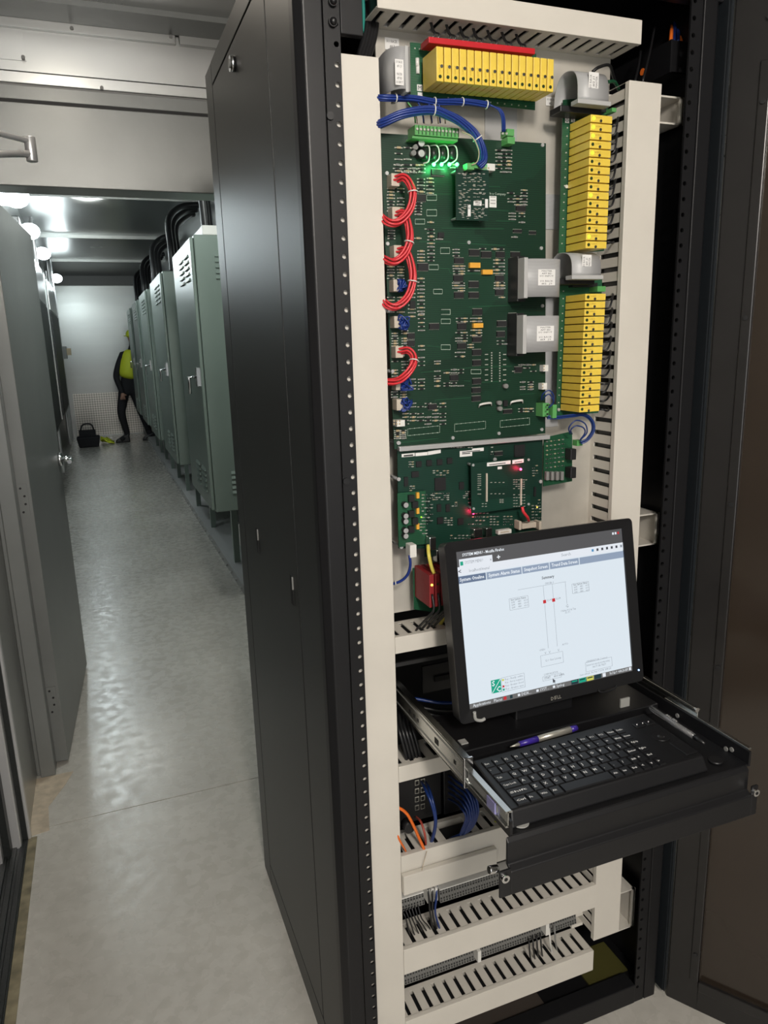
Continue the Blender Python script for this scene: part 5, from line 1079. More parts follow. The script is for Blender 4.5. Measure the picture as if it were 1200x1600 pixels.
for k in range(10):
    i = k % 2; j = k // 2; s = Q(701 + 12 * i, 1212 + 9 * j, 1.195)
    pts = smooth([s, Q(712 + 13 * i, 1220 + 8.5 * j, 1.155), Q(731 + 9 * i - 2.5 * j, 1237 + 6.5 * j, 1.115), Q(740 + 7 * i - 3.0 * j, 1268 + 2.5 * j, 1.105), Q(728 + 6 * i - 2 * j, 1297 + 1 * j, 1.125), Q(702 + 2.4 * k, 1311 - 0.8 * k, 1.155)], 6)
    tag(MB().tube(pts, 0.0023, 8).build('patch_cable', M['navyw']), 'blue patch cable of the right switch, %s port column, %s' % (['left', 'right'][i], ['top row', 'second row', 'middle row', 'fourth row', 'bottom row'][j]), 'cable', 'blue patch cables of the right switch')
for k in range(2):
    tag(MB().tube(smooth([Q(658 + 7 * k, 1222, 1.19), Q(664 + 6 * k, 1232, 1.15), Q(674 + 3 * k, 1255, 1.125), Q(680 + 1 * k, 1280, 1.12), Q(678 + k, 1300, 1.13), Q(672 + k, 1320, 1.15)], 6), 0.0030, 8).build('patch_cable', M['navyw']), 'blue patch cable of the left switch, %s one' % ['left', 'right'][k], 'cable', 'blue patch cables of the left switch')
q_ = [(604, 1260), (622, 1262), (636, 1272), (647, 1292), (655, 1310), (663, 1328)]
tag(MB().tube(smooth([Q(x, y, 1.13) for x, y in q_] + [Q(664, 1334, 1.15)], 6), 0.0030, 8).build('fibre_cable', M['orangew']), 'bright orange fibre curving down into the third duct', 'cable', 'orange fibres')
tag(MB().tube(smooth([Q(650, 1276, 1.18), Q(658, 1285, 1.15), Q(664, 1305, 1.135), Q(666, 1326, 1.15)], 6), 0.0024, 8).build('fibre_cable', mat('dull_red_fibre', (0.35, 0.06, 0.04), 0.4)), 'dull red fibre beside the orange one above the third duct', 'cable', 'orange fibres')
tag(MB().tube(smooth([Q(618, 1296, 1.13), Q(624, 1312, 1.125), Q(632, 1326, 1.13), Q(636, 1334, 1.15)], 6), 0.0020, 8).build('fibre_cable', M['orangew']), 'thin orange fibre at the left end of the third duct', 'cable', 'orange fibres')
tag(MB().tube([Q(667, 1330, 1.12), Q(661, 1352, 1.115), Q(655, 1378, 1.112)], 0.0006, 6).build('tie_tail', M['tanw']), 'thin clear tail of a cable tie hanging over the third duct', 'cable tie')
tag(MB().tube(smooth([Q(774, 1283, 1.13), Q(780, 1284, 1.12), Q(784, 1292, 1.13), Q(776, 1296, 1.14)], 5), 0.0028, 8).build('ground_cable', M['yellowgreen']), 'yellow green earth wire at the right end of the third duct', 'cable')
q = MB(); cc = Q(634, 1285, 1.16); q.tube([cc, cc - EY * 0.02], 0.011, 14); tag(q.build('cable_gland', M['rubber']), 'black round gland left of the red fibre', 'gland')

# DIN terminal strips
def terminal_strip(label, xa, ya, xb, yb, h, m1, y=1.155, n=60, top=None, grp='terminal strips'):
    a = P(xa, ya, Y=y); b = P(xb, yb, Y=y); hh = h * 0.00103; zt_ = (a.z + b.z) / 2
    t = thing('terminal_strip', label, 'terminal strip', (a.x, 1.2, zt_ - hh), grp); n = int((b.x - a.x) / 0.0062)
    MB().box(a.x, YPn - 0.008, zt_ - hh * 0.9, b.x, YPn + 0.002, zt_ - hh * 0.1).build('rail', M['alu'], t)
    bl = MB(); de = MB()
    for k in range(n):
        x = a.x + k * 0.0062
        bl.hexa([(x, y, zt_ - hh), (x + 0.0057, y, zt_ - hh), (x + 0.0057, YPn - 0.008, zt_ - hh), (x, YPn - 0.008, zt_ - hh), (x, y + 0.006, zt_), (x + 0.0057, y + 0.006, zt_), (x + 0.0057, YPn - 0.008, zt_), (x, YPn - 0.008, zt_)])
        for f in (0.12, 0.32, 0.68, 0.88): de.box(x + 0.0014, y - 0.0006 + 0.006 * (1 - f), zt_ - hh * f - 0.0018, x + 0.0044, y + 0.003 + 0.006 * (1 - f), zt_ - hh * f + 0.0018)
    bl.build('terminals', m1, t)['kind'] = 'stuff'; de.build('screws', M['chip'], t)['kind'] = 'stuff'
    MB().box(a.x, y + 0.004, zt_ - 0.001, b.x, YPn - 0.02, zt_ + 0.0015).build('marker_strip', M['white'] if top else M['resgrey'], t)
    return t
tgrey = mat('terminal_grey', (0.16, 0.16, 0.15), 0.5)
terminal_strip('short terminal strip at the left end of the upper terminal row', 628, 1408, 664, 1396, 24, tgrey, top=1)
terminal_strip('long terminal strip of the upper row, running under the keyboard drawer', 688, 1392, 930, 1318, 26, tgrey, top=1)
terminal_strip('long grey terminal strip above the lowest duct', 632, 1524, 902, 1426, 26, tgrey, y=1.165)
for k in range(3):
    tag(MB().box(P(668 + 6 * k, 1396, Y=1.14).x, 1.140, P(668, 1412, Y=1.14).z, P(672 + 6 * k, 1396, Y=1.14).x, 1.165, P(668, 1394, Y=1.14).z + 0.004).build('end_clamp', M['white']), 'white marked end clamp between the upper terminal strips, %s' % ['left', 'middle', 'right'][k], 'terminal clamp', 'end clamps')
    tag(MB().tube(smooth([P(668 + 7 * k, 1380, Y=1.15), P(670 + 6 * k, 1400, Y=1.137), P(672 + 4 * k, 1425, Y=1.14), P(676 + 5 * k, 1448, Y=1.15), P(684 + 3 * k, 1458, Y=1.16)], 5), 0.0022, 8).build('terminal_wire', M['rubber' if k < 2 else 'navyw']), 'wire dropping past the white end clamps into the fourth duct, %s' % ['left black', 'middle black', 'right dark blue'][k], 'wire', 'wires by the end clamps')
for k in range(6):
    tag(MB().tube(smooth([P(628 + 5 * k, 1422 - 1.5 * k, Y=1.15), P(634 + 5 * k, 1435, Y=1.14), P(640 + 6 * k, 1458 - 2 * k, Y=1.15), P(645 + 6 * k, 1468 - 2 * k, Y=1.165)], 5), 0.0014, 7).build('terminal_wire', M['rubber']), 'thin black wire at the left end of the fourth duct, %s' % ['leftmost', 'second', 'third', 'fourth', 'fifth', 'rightmost'][k], 'wire', 'thin wires of the upper terminal row')
for k, (x, y, m) in enumerate([(826, 1478, 'rubber'), (832, 1474, 'rubber'), (838, 1472, 'rubber'), (844, 1470, 'rubber'), (858, 1462, 'white'), (866, 1458, 'resgrey')]):
    tag(MB().tube(smooth([P(x, y - 12, Y=1.16), P(x + 1, y, Y=1.15), P(x + 2, y + 14, Y=1.15), P(x + 5, y + 30, Y=1.165)], 5), 0.0018, 7).build('terminal_wire', M[m]), 'wire dropping into the lowest duct near its right end, %s' % ['leftmost black', 'second black', 'third black', 'fourth black', 'white one', 'grey one'][k], 'wire', 'wires of the lower terminal row')
for k, (x, y) in enumerate([(747, 1492), (853, 1450)]):
    tag(MB().box(P(x - 2, y, Y=1.155).x, 1.150, P(x, y + 9, Y=1.155).z, P(x + 3, y, Y=1.155).x, 1.17, P(x, y - 8, Y=1.155).z).build('end_clamp', M['white']), ['left white marker clamp on the lower terminal strip', 'right white marker clamp on the lower terminal strip'][k], 'terminal clamp', 'marker clamps of the lower strip')
duct_z('short pale upright duct right of the two lowest ducts', 0.898, 0.956, 0.2045, 0.204 + 0.0005) if False else None

# ================================================================== KEYBOARD DRAWER
SZ = 0.835; SX0, SX1, SY = 0.469, 0.922, 0.783
sh = thing('pull_out_shelf', 'black pull-out shelf extended from the rack on silver slides', 'shelf', ((SX0 + SX1) / 2, SY + 0.2, SZ))
q = MB(); q.box(SX0 + 0.008, SY, SZ - 0.004, SX1 - 0.008, 1.10, SZ); q.build('tray', M['matblack'], sh, bevel=0.001)
# folded front panel: upper face, step, lower face
fr = MB(); x0, x1 = P(790, 1310, Y=SY).x, P(1166, 1200, Y=SY).x
prof = [(SY, SZ), (SY - 0.006, SZ - 0.006), (SY - 0.006, SZ - 0.040), (SY - 0.016, SZ - 0.046), (SY - 0.016, SZ - 0.083), (SY + 0.02, SZ - 0.083), (SY + 0.02, SZ - 0.079), (SY - 0.012, SZ - 0.079), (SY - 0.012, SZ - 0.049), (SY, SZ - 0.043), (SY, SZ - 0.004)]
fr.prism([(x0, y, z) for y, z in prof], (x1 - x0, 0, 0)); 
xl = x0 - 0.018; xr_ = x1 + 0.012
fr.box(xl, SY - 0.016, SZ - 0.083, x0 + 0.001, SY - 0.012, SZ - 0.040); fr.box(x1 - 0.001, SY - 0.016, SZ - 0.083, xr_, SY - 0.012, SZ - 0.030)
fr.build('front_panel', M['matblack'], sh, bevel=0.0015)
for (x, z) in ((xl + 0.007, SZ - 0.050), (xr_ - 0.008, SZ - 0.040)):
    q = MB(); q.tube([(x, SY - 0.014, z), (x, SY - 0.021, z)], 0.0062, 16); q.tube([(x, SY - 0.021, z), (x, SY - 0.0215, z)], 0.003, 6, mi=1); q.build('screw', [M['chrome'], M['dark']], sh, bevel=0.0006)
q = MB(); q.tube([(xl + 0.002, SY - 0.006, SZ - 0.042), (xl - 0.012, SY - 0.006, SZ - 0.040)], 0.006, 14); q.build('side_screw', M['chrome'], sh, bevel=0.001)
for s_, xx in ((-1, SX0), (1, SX1)):
    # outer member fixed in the rack, inner member of the drawer
    if s_ < 0:
        o1 = MB(); o1.box(xx - 0.004, 0.905, 0.842, xx + 0.0, 1.40, 0.885); o1.box(xx - 0.004, 0.905, 0.883, xx + 0.008, 1.40, 0.886); o1.box(xx - 0.004, 0.905, 0.841, xx + 0.008, 1.40, 0.844)
        o1.build('slide_outer', M['slide'], sh); i1 = MB(); i1.box(xx + 0.001, SY + 0.002, 0.848, xx + 0.003, 0.98, 0.872); i1.box(xx - 0.002, SY + 0.002, 0.870, xx + 0.007, 0.98, 0.873); i1.box(xx - 0.002, SY + 0.002, 0.847, xx + 0.007, 0.98, 0.850)
        i1.build('slide_inner', M['slide'], sh); MB().box(xx - 0.0006, SY + 0.03, 0.853, xx + 0.0012, 0.90, 0.866).build('slide_groove', M['resgrey'], sh); MB().box(xx - 0.0046, 0.915, 0.850, xx - 0.0038, 1.36, 0.853).build('slide_groove', M['resgrey'], sh); MB().box(xx - 0.0046, 0.915, 0.8755, xx - 0.0038, 1.36, 0.8780).build('slide_groove', M['resgrey'], sh)
        q = MB(); q.box(xx - 0.006, 0.903, 0.838, xx + 0.010, 0.908, 0.889); q.build('slide_stop', M['chrome'], sh, bevel=0.001)
        for yy in (1.12, 1.10, 1.085, 0.94): MB().box(xx - 0.0045, yy - 0.004, 0.860, xx - 0.0038, yy + 0.003, 0.866).build('slide_hole', M['dark'], sh)
        MB().box(xx - 0.0046, 1.000, 0.858, xx - 0.0038, 1.014, 0.868).build('slide_hole', M['dark'], sh)
        q = MB(); q.box(xx - 0.003, 0.815, 0.850, xx + 0.0005, 0.838, 0.867); q.build('release_clip', M['paleblue'], sh)
    else:
        o1 = MB(); o1.box(xx, 0.905, 0.868, xx + 0.008, 1.40, 0.871); o1.box(xx + 0.001, 0.905, 0.835, xx + 0.004, 1.40, 0.868); o1.build('slide_outer', M['slide'], sh, bevel=0.0008)
        i1 = MB(); i1.box(xx - 0.004, SY + 0.006, 0.856, xx + 0.003, 0.98, 0.859); i1.build('slide_inner', M['slide'], sh, bevel=0.0008)
        q = MB(); q.tube([(xx, 0.904, 0.8695), (xx, 0.910, 0.8695)], 0.0045, 10); q.build('slide_stop', M['chrome'], sh)
    w1 = MB(); w1.box(xx - s_ * 0.008, SY, SZ - 0.004, xx - s_ * 0.004, 1.10, SZ + 0.022); w1.build('tray_side', M['matblack'], sh)
for p in [P(1086, 1215 - 49, X=SX1 - 0.009), P(1144, 1171, X=SX1 - 0.009), P(1135, 1170, X=SX1 - 0.009), P(1059, 1118, X=SX1 - 0.009)]: MB().tube([p, p - EX * 0.002], 0.004, 12).build('rivet', M['resgrey'], sh)
q = MB(); c = P(813, 1286, Z=SZ + 0.001); q.tube([c, c + EZ * 0.002], 0.0125, 24); q.build('pad', M['padgrey'], sh)
q = MB(); c = P(1118, 1190, Z=SZ + 0.001); q.tube([c, c + EZ * 0.004], 0.011, 20); q.build('bumper', M['rubber'], sh)
q = MB()
for (x, y) in ((706, 1165), (724, 1160)): c = P(x, y, Z=SZ + 0.02); q.box(c.x - 0.0065, c.y - 0.006, SZ + 0.0195, c.x + 0.0065, c.y + 0.008, SZ + 0.0215)
q.build('grey_tabs', M['padgrey'], sh)
q = MB(); q.box(SX0 + 0.006, 0.975, SZ, 0.90, 1.10, SZ + 0.019); q.build('rear_deck', M['matblack'], sh, bevel=0.002)
q = MB(); a = P(684, 1132, X=SX0 + 0.01); q.ball(a, 0.005, n=12); q.build('knob', M['chrome'], sh)

# keyboard
KZ = 0.853; K0, K1, KY0, KY1 = 0.481, 0.841, 0.792, 0.932
kb = thing('keyboard', 'compact black keyboard with white legends and a built-in trackball on the drawer', 'keyboard', ((K0 + K1) / 2, 0.86, SZ))
q = MB(); q.hexa([(K0, KY0, SZ + 0.0005), (K1, KY0, SZ + 0.0005), (K1, KY1 + 0.01, SZ + 0.0005), (K0 + 0.006, KY1, SZ + 0.0005), (K0 + 0.004, KY0 + 0.010, KZ + 0.006), (K1 - 0.003, KY0 + 0.010, KZ + 0.006), (K1 - 0.003, KY1 + 0.008, KZ + 0.012), (K0 + 0.010, KY1 - 0.002, KZ + 0.012)])
q.build('case', M['matblack'], kb, bevel=0.003)
def kz(y): return KZ + 0.006 + 0.006 * (y - KY0) / (KY1 - KY0)
rows = [
    [('Esc', 1), ('F1', 1), ('F2', 1), ('F3', 1), ('F4', 1), ('F5', 1), ('F6', 1), ('F7', 1), ('F8', 1), ('F9', 1), ('F10', 1), ('F11', 1), ('F12', 1), ('Num', 1), ('PrtSc', 1)],
    [('`', 1), ('1', 1), ('2', 1), ('3', 1), ('4', 1), ('5', 1), ('6', 1), ('7', 1), ('8', 1), ('9', 1), ('0', 1), ('-', 1), ('=', 1), ('Bksp', 1), ('Home', 1)],
    [('Tab', 1.5), ('Q', 1), ('W', 1), ('E', 1), ('R', 1), ('T', 1), ('Y', 1), ('U', 1), ('I', 1), ('O', 1), ('P', 1), ('[', 1), (']', 1), ('\\', .5), ('PgUp', 1)],
    [('Caps Lock', 1.75), ('A', 1), ('S', 1), ('D', 1), ('F', 1), ('G', 1), ('H', 1), ('J', 1), ('K', 1), ('L', 1), (';', 1), ("'", 1), ('Enter', 1.25), ('PgDn', 1)],
    [('Shift', 2.25), ('Z', 1), ('X', 1), ('C', 1), ('V', 1), ('B', 1), ('N', 1), ('M', 1), (',', 1), ('.', 1), ('/', 1), ('Shift', .75), ('^', 1), ('End', 1)],
    [('Ctrl', 1.2), ('Fn', 1.1), ('Win', 1.1), ('Alt', 1.1), (' ', 5), ('Alt', 1), ('Ins', 1), ('Del', 1), ('<', .9), ('v', .8), ('>', .8)]]
kx0, kx1, ky0, ky1 = 0.499, 0.768, 0.805, 0.919
leg = MB(); nk = 0
for r, row in enumerate(rows):
    tot = sum(k[1] for k in row); un = (kx1 - kx0) / tot; x = kx0; yh = (ky1 - ky0) / 6; yt = ky1 - r * yh
    for s, w_ in row:
        q = MB(); xa, xb = x + 0.0007, x + w_ * un - 0.0007; ya, yb = yt - yh + 0.0007, yt - 0.0007; za, zb = kz(ya) - 0.001, kz(yb) - 0.001
        q.hexa([(xa, ya, za), (xb, ya, za), (xb, yb, zb), (xa, yb, zb), (xa + 0.0012, ya + 0.001, za + 0.0032), (xb - 0.0012, ya + 0.001, za + 0.0032), (xb - 0.0012, yb - 0.001, zb + 0.0032), (xa + 0.0012, yb - 0.001, zb + 0.0032)])
        q.build('key', M['matblack'], kb)
        if s.strip():
            big = len(s) == 1
            text(leg, s, (xa + 0.0028, yt - yh * (0.62 if big else 0.6), kz(yt - yh * 0.6) + 0.0026), EX, V((0, 1, 0.045)).normalized(), 0.0078 if big else 0.0058, width=None if big or len(s) < 4 else (xb - xa) * 0.72, bold=True)
        x += w_ * un
leg.build('key_legends', M['label'], kb)
c = V((0.812, 0.870, kz(0.87))); q = MB(); q.tube([c - EZ * 0.001, c + EZ * 0.0008], 0.014, 28); q.ball(c - EZ * 0.0085, 0.011, n=18); q.build('trackball', M['bezel'], kb)
q = MB()
for (x0_, x1_) in ((0.792, 0.812), (0.814, 0.832)): q.box(x0_, 0.905, kz(0.905) - 0.002, x1_, 0.918, kz(0.905) + 0.002)
q.build('mouse_button', M['bezel'], kb, bevel=0.001)
q = MB()
for k in range(3): q.ball((0.798 + 0.012 * k, 0.912, kz(0.912) + 0.0022), 0.0012, n=6)
q.build('indicator_dots', M['label'], kb)
q = MB(); q.box(0.812, 0.812, kz(0.81) - 0.002, 0.836, 0.850, kz(0.83) + 0.0012); q.build('mouse_button', M['matblack'], kb, bevel=0.001)
# pens
def pen(name, label, a, b, r, segs, cat='pen'):
    a = V(a); b = V(b); t = thing(name, label, cat, (a + b) / 2)
    for (f0, f1, r0, r1, m, nm) in segs: MB().tube([a.lerp(b, f0), a.lerp(b, (f0 + f1) / 2), a.lerp(b, f1)], [r * r0, r * (r0 + r1) / 2, r * r1], 14).build(nm, M[m], t)
pz = SZ + 0.019 + 0.006
pen('pen', 'purple and silver pen lying behind the keyboard', P(797, 1167, Z=pz - 0.002), P(901, 1137, Z=pz), 0.0056, [(0, 0.13, 0.12, 0.6, 'pensilver', 'tip'), (0.13, 0.40, 0.8, 1, 'penblue', 'grip'), (0.40, 0.90, 0.95, 1.05, 'pensilver', 'barrel'), (0.90, 1.0, 1.0, 0.85, 'penblue', 'cap')])
a = P(1017, 1106, Z=0.871); b = P(1104, 1164, Z=0.868)
pen('pen', 'clear pen with a black tip lying at the right end of the keyboard', a, b, 0.0048, [(0, 0.80, 1, 1, 'clear', 'barrel'), (0.05, 0.78, 0.4, 0.4, 'resgrey', 'refill'), (0.80, 0.97, 1, 0.4, 'rubber', 'tip')])
MB_ = MB(); u = (b - a).normalized(); text(MB_, 'BALL PEN', a.lerp(b, 0.28) + EZ * 0.0051, u, EZ.cross(u), 0.006); 
for o in bpy.data.objects:
    if o.get('label', '').startswith('clear pen'): MB_.build('print', M['label'], o)
q = MB(); c = P(977, 1096, Z=SZ + 0.03); q.box(c.x - 0.010, c.y, SZ + 0.019, c.x + 0.010, c.y + 0.003, SZ + 0.036); q.build('grey_clip', M['padgrey'], sh)

# ================================================================== MONITOR
mc = V((0.69117497, 1.01851453, 1.04372465)); mu = V((0.9994026, 0.03331788, -0.00918455)).normalized(); mv = V((0.00290219, 0.18390715, 0.98293934)); mv = (mv - mu * mv.dot(mu)).normalized(); mn = mu.cross(mv).normalized()   # mn points to the viewer
if mn.y > 0: mn = -mn
mo = thing('monitor', 'flat black monitor showing a white system menu page, standing behind the keyboard', 'monitor', (mc.x, mc.y, SZ + 0.02))
def mp(u, v, n=0.0): return mc + mu * u + mv * v + mn * n
def rrect(w_, h_, r, n=6):
    pts = []
    for (cx, cy, a0) in [(w_ - r, h_ - r, 0), (-w_ + r, h_ - r, 90), (-w_ + r, -h_ + r, 180), (w_ - r, -h_ + r, 270)]:
        for k in range(n + 1): a = math.radians(a0 + 90 * k / n); pts.append((cx + r * math.cos(a), cy + r * math.sin(a)))
    return pts
HW, HH, SW, SH = 0.1925, 0.151, 0.1715, 0.1320; SCV = 0.002
# bezel as a ring with depth
out = rrect(HW, HH, 0.009); n = len(out); inn = []
for (x, y) in out: inn.append((max(-SW, min(SW, x)), max(-SH + SCV, min(SH + SCV, y))))
be = MB(); vs = [mp(x, y, 0) for x, y in out] + [mp(x, y, -0.002) for x, y in inn] + [mp(x, y, -0.006) for x, y in inn] + [mp(x * 0.985, y * 0.985, -0.03) for x, y in out] + [mp(x, y, -0.003) for x, y in out]
fs = []
for i in range(n):
    j = (i + 1) % n; fs += [(i, j, n + j, n + i), (n + i, n + j, 2 * n + j, 2 * n + i), (4 * n + i, 4 * n + j, j, i), (3 * n + i, 3 * n + j, 4 * n + j, 4 * n + i)]
fs.append(tuple(range(3 * n, 4 * n)))
be.add(vs, fs); be.build('bezel', M['bezel'], mo)
q = MB(); q.obox(mp(0, 0, -0.042), mu, mv, mn, 0.12, 0.10, 0.014); q.build('back_cover', M['matblack'], mo, bevel=0.006)
q = MB(); q.obox(mp(0, -0.10, -0.05), mu, mv, mn, 0.05, 0.05, 0.01); p0 = mp(0, -0.14, -0.045); q.box(p0.x - 0.06, p0.y - 0.01, SZ + 0.017, p0.x + 0.06, p0.y + 0.05, p0.z + 0.015); q.build('hinge_base', M['matblack'], mo, bevel=0.003)
def emis(name, col, st=1.0):
    m = bpy.data.materials.new(name); m.use_nodes = True; nt = m.node_tree; b = nt.nodes['Principled BSDF']; b.inputs['Base Color'].default_value = (0.01, 0.01, 0.01, 1); b.inputs['Roughness'].default_value = 0.4
    b.inputs['Emission Color'].default_value = (*col, 1); b.inputs['Emission Strength'].default_value = st; return m
SWH = emis('screen_white', (0.72, 0.80, 0.87), 0.98); STG = emis('screen_title_grey', (0.085, 0.085, 0.09)); SBL = emis('screen_bar_blue', (0.27, 0.34, 0.46)); SDB = emis('screen_bar_dark', (0.12, 0.17, 0.27)); SIN = emis('screen_ink', (0.05, 0.055, 0.07)); SLN = emis('screen_line', (0.25, 0.28, 0.32))
SWT = emis('screen_text_white', (0.85, 0.9, 0.95)); SRD = emis('screen_red', (0.55, 0.02, 0.03)); SGR = emis('screen_green', (0.0, 0.35, 0.22)); STB = emis('screen_taskbar', (0.14, 0.14, 0.14)); SYE = emis('screen_yellow', (0.6, 0.6, 0.1)); SBK = emis('screen_black', (0.005, 0.03, 0.04)); SLB = emis('screen_light', (0.76, 0.80, 0.86)); SGN = emis('screen_icon_blue', (0.05, 0.25, 0.5))
MATS = [SWH, STG, SBL, SDB, SIN, SLN, SWT, SRD, SGR, STB, SYE, SBK, SLB, SGN]
MB().add([mp(-SW, -SH + SCV, -0.005), mp(SW, -SH + SCV, -0.005), mp(SW, SH + SCV, -0.005), mp(-SW, SH + SCV, -0.005)], [(0, 1, 2, 3)]).build('screen', SWH, mo)
sp_ = MB()
def S(a, b): return (-SW + 2 * SW * a, SH + SCV - 2 * SH * b)       # a across 0..1, b down 0..1
def sr(a0, b0, a1, b1, mi, n=-0.0046):
    x0, y0 = S(a0, b0); x1, y1 = S(a1, b1); sp_.add([mp(x0, y1, n), mp(x1, y1, n), mp(x1, y0, n), mp(x0, y0, n)], [(0, 1, 2, 3)], mi)
def st(s, a, b, size, mi, width=None, bold=False, n=-0.0042, center=False):
    x, y = S(a, b); text(sp_, s, mp(x, y, n), mu, mv, size, None if width is None else width * 2 * SW, mi, center, bold)
def sl(a0, b0, a1, b1, mi=5, t=0.0008):
    if a0 == a1: sr(a0 - t, b0, a1 + t, b1, mi, -0.0044)
    else: sr(a0, b0 - t, a1, b1 + t, mi, -0.0044)
def frame_(a0, b0, a1, b1): sl(a0, b0, a1, b0); sl(a0, b1, a1, b1); sl(a0, b0, a0, b1); sl(a1, b0, a1, b1)
sr(0, 0, 1, 0.098, 1); sr(0.015, 0.05, 0.20, 0.098, 12, -0.0044); sr(0, 0.098, 1, 0.150, 12, -0.0045)
st('SYSTEM MENU - Mozilla Firefox', 0.035, 0.034, 0.0068, 6, width=0.235, bold=True); st('SYSTEM MENU', 0.045, 0.084, 0.0072, 5, width=0.10); sr(0.02, 0.065, 0.036, 0.09, 8, -0.0042)
st('+', 0.225, 0.088, 0.013, 6, bold=True); st('localhost/menu/', 0.065, 0.138, 0.0075, 5, width=0.115); st('<', 0.006, 0.138, 0.010, 4, bold=True); st('Search', 0.605, 0.130, 0.0075, 5)
st('x', 0.185, 0.085, 0.006, 4)
sr(0.035, 0.108, 0.55, 0.110, 5); sr(0.58, 0.108, 0.77, 0.110, 5); sr(0.035, 0.144, 0.55, 0.1455, 5); sr(0.58, 0.144, 0.77, 0.1455, 5)
for k in range(7): sr(0.795 + 0.031 * k, 0.113, 0.808 + 0.031 * k, 0.130, [13, 4, 4, 4, 4, 4, 5][k], -0.0042)
for k in range(3): sr(0.935 + 0.017 * k, 0.02, 0.946 + 0.017 * k, 0.036, 12 if k < 2 else 7, -0.0042)
for (a0, a1, mi, s) in [(0, 0.155, 3, 'System Oneline'), (0.16, 0.36, 2, 'System Alarm Status'), (0.365, 0.525, 2, 'Snapshot Screen'), (0.53, 0.71, 2, 'Trend Data Screen'), (0.715, 1.0, 2, '')]:
    sr(a0, 0.157, a1, 0.203, mi)
    if s: st(s, a0 + 0.010, 0.189, 0.0082, 6, width=(a1 - a0) - 0.02, bold=True)
st('Summary', 0.475, 0.260, 0.0072, 4, width=0.075, bold=True)
sl(0.33, 0.302, 0.62, 0.302); sl(0.48, 0.302, 0.48, 0.72); sl(0.535, 0.302, 0.535, 0.72); sl(0.615, 0.302, 0.615, 0.45)
st('SWGR-1', 0.492, 0.298, 0.005, 5)
for a in (0.481, 0.536): sr(a - 0.010, 0.398, a + 0.008, 0.420, 7, -0.0040); st('52-M', a + 0.014, 0.410, 0.0048, 5)
frame_(0.275, 0.350, 0.385, 0.425); frame_(0.655, 0.325, 0.76, 0.390)
for (a, b) in ((0.282, 0.365), (0.662, 0.338)):
    st('Gen System Status', a, b, 0.0050, 4, width=0.09)
    for k in range(3):
        for j, s in enumerate(('kW', '480', '60.0')): st(s, a + 0.005 + 0.036 * j, b + 0.017 * (k + 1), 0.0046, 5)
st('G', 0.607, 0.475, 0.008, 5); st('Utility PG & Tap', 0.575, 0.498, 0.0048, 5); st('52-T1', 0.60, 0.513, 0.0045, 5)
frame_(0.430, 0.760, 0.565, 0.835); st('G-1 Gen Lineup', 0.455, 0.805, 0.0052, 5); st('OPEN', 0.425, 0.728, 0.0046, 5); st('AUTO', 0.565, 0.722, 0.0046, 5)
for a in (0.455, 0.480, 0.535): st('V', a, 0.755, 0.006, 5)
st('COMMUNICATION', 0.44, 0.896, 0.0050, 5, width=0.085); st('STAT', 0.442, 0.921, 0.0055, 4); st('60.0 kWh', 0.50, 0.921, 0.0055, 4); frame_(0.432, 0.902, 0.545, 0.930)
frame_(0.70, 0.872, 0.87, 0.935); st('GENERATOR Control', 0.705, 0.873, 0.0050, 5); st('System load capacity priority setting', 0.705, 0.897, 0.0050, 5, width=0.15); st('NOT IN TEST', 0.745, 0.917, 0.0050, 5); st('Last refresh  Fri Feb 9 2018  4:40:24', 0.66, 0.953, 0.0050, 5, width=0.20)
# logo block and legend
sr(0.132, 0.850, 0.188, 0.935, 8, -0.0044); x, y = S(0.137, 0.888); text(sp_, 'S', mp(x, y, -0.0040), mu, mv, 0.0125, mi=6, bold=True); x, y = S(0.160, 0.930); text(sp_, 'C', mp(x, y, -0.0040), mu, mv, 0.0125, mi=6, bold=True)
x0_, y0_ = S(0.134, 0.933); x1_, y1_ = S(0.186, 0.852); d_ = V((x1_ - x0_, y1_ - y0_, 0)).normalized(); nx, ny = -d_.y * 0.0005, d_.x * 0.0005
sp_.add([mp(x0_ - nx, y0_ - ny, -0.0041), mp(x1_ - nx, y1_ - ny, -0.0041), mp(x1_ + nx, y1_ + ny, -0.0041), mp(x0_ + nx, y0_ + ny, -0.0041)], [(0, 1, 2, 3)], 6)
frame_(0.192, 0.848, 0.325, 0.940)
for k, (mi, s) in enumerate([(10, 'Key - Ready, online'), (12, 'Key - Not in sequence'), (7, 'Key - Breaker closed'), (8, 'Key - Breaker open')]):
    sr(0.195, 0.856 + 0.021 * k, 0.206, 0.869 + 0.021 * k, mi, -0.0042); st(s, 0.212, 0.868 + 0.021 * k, 0.0050, 5, width=0.105)
# task bar
sr(0, 0.968, 1, 1, 9); st('Applications   Places', 0.022, 0.992, 0.0075, 6, width=0.165); sr(0.195, 0.972, 0.212, 0.993, 7, -0.0042); sr(0.232, 0.972, 0.247, 0.993, 11, -0.0042)
for a, s in ((0.30, 'DESK...'), (0.41, 'SYST...'), (0.51, 'Syslog')): sr(a - 0.022, 0.975, a - 0.008, 0.991, 12, -0.0042); st(s, a, 0.991, 0.0068, 6)
for k, mi in enumerate((11, 8, 10, 11)): sr(0.602 + 0.049 * k, 0.969, 0.646 + 0.049 * k, 0.998, mi, -0.0042); sr(0.606 + 0.049 * k, 0.974, 0.640 + 0.049 * k, 0.982, 11 if k != 0 else 8, -0.0040)
sr(0.803, 0.970, 0.823, 0.996, 12, -0.0042); st('Fri Feb 9  4:40:24 AM', 0.85, 0.992, 0.0072, 6, width=0.12); sr(0.978, 0.972, 0.992, 0.993, 12, -0.0042)
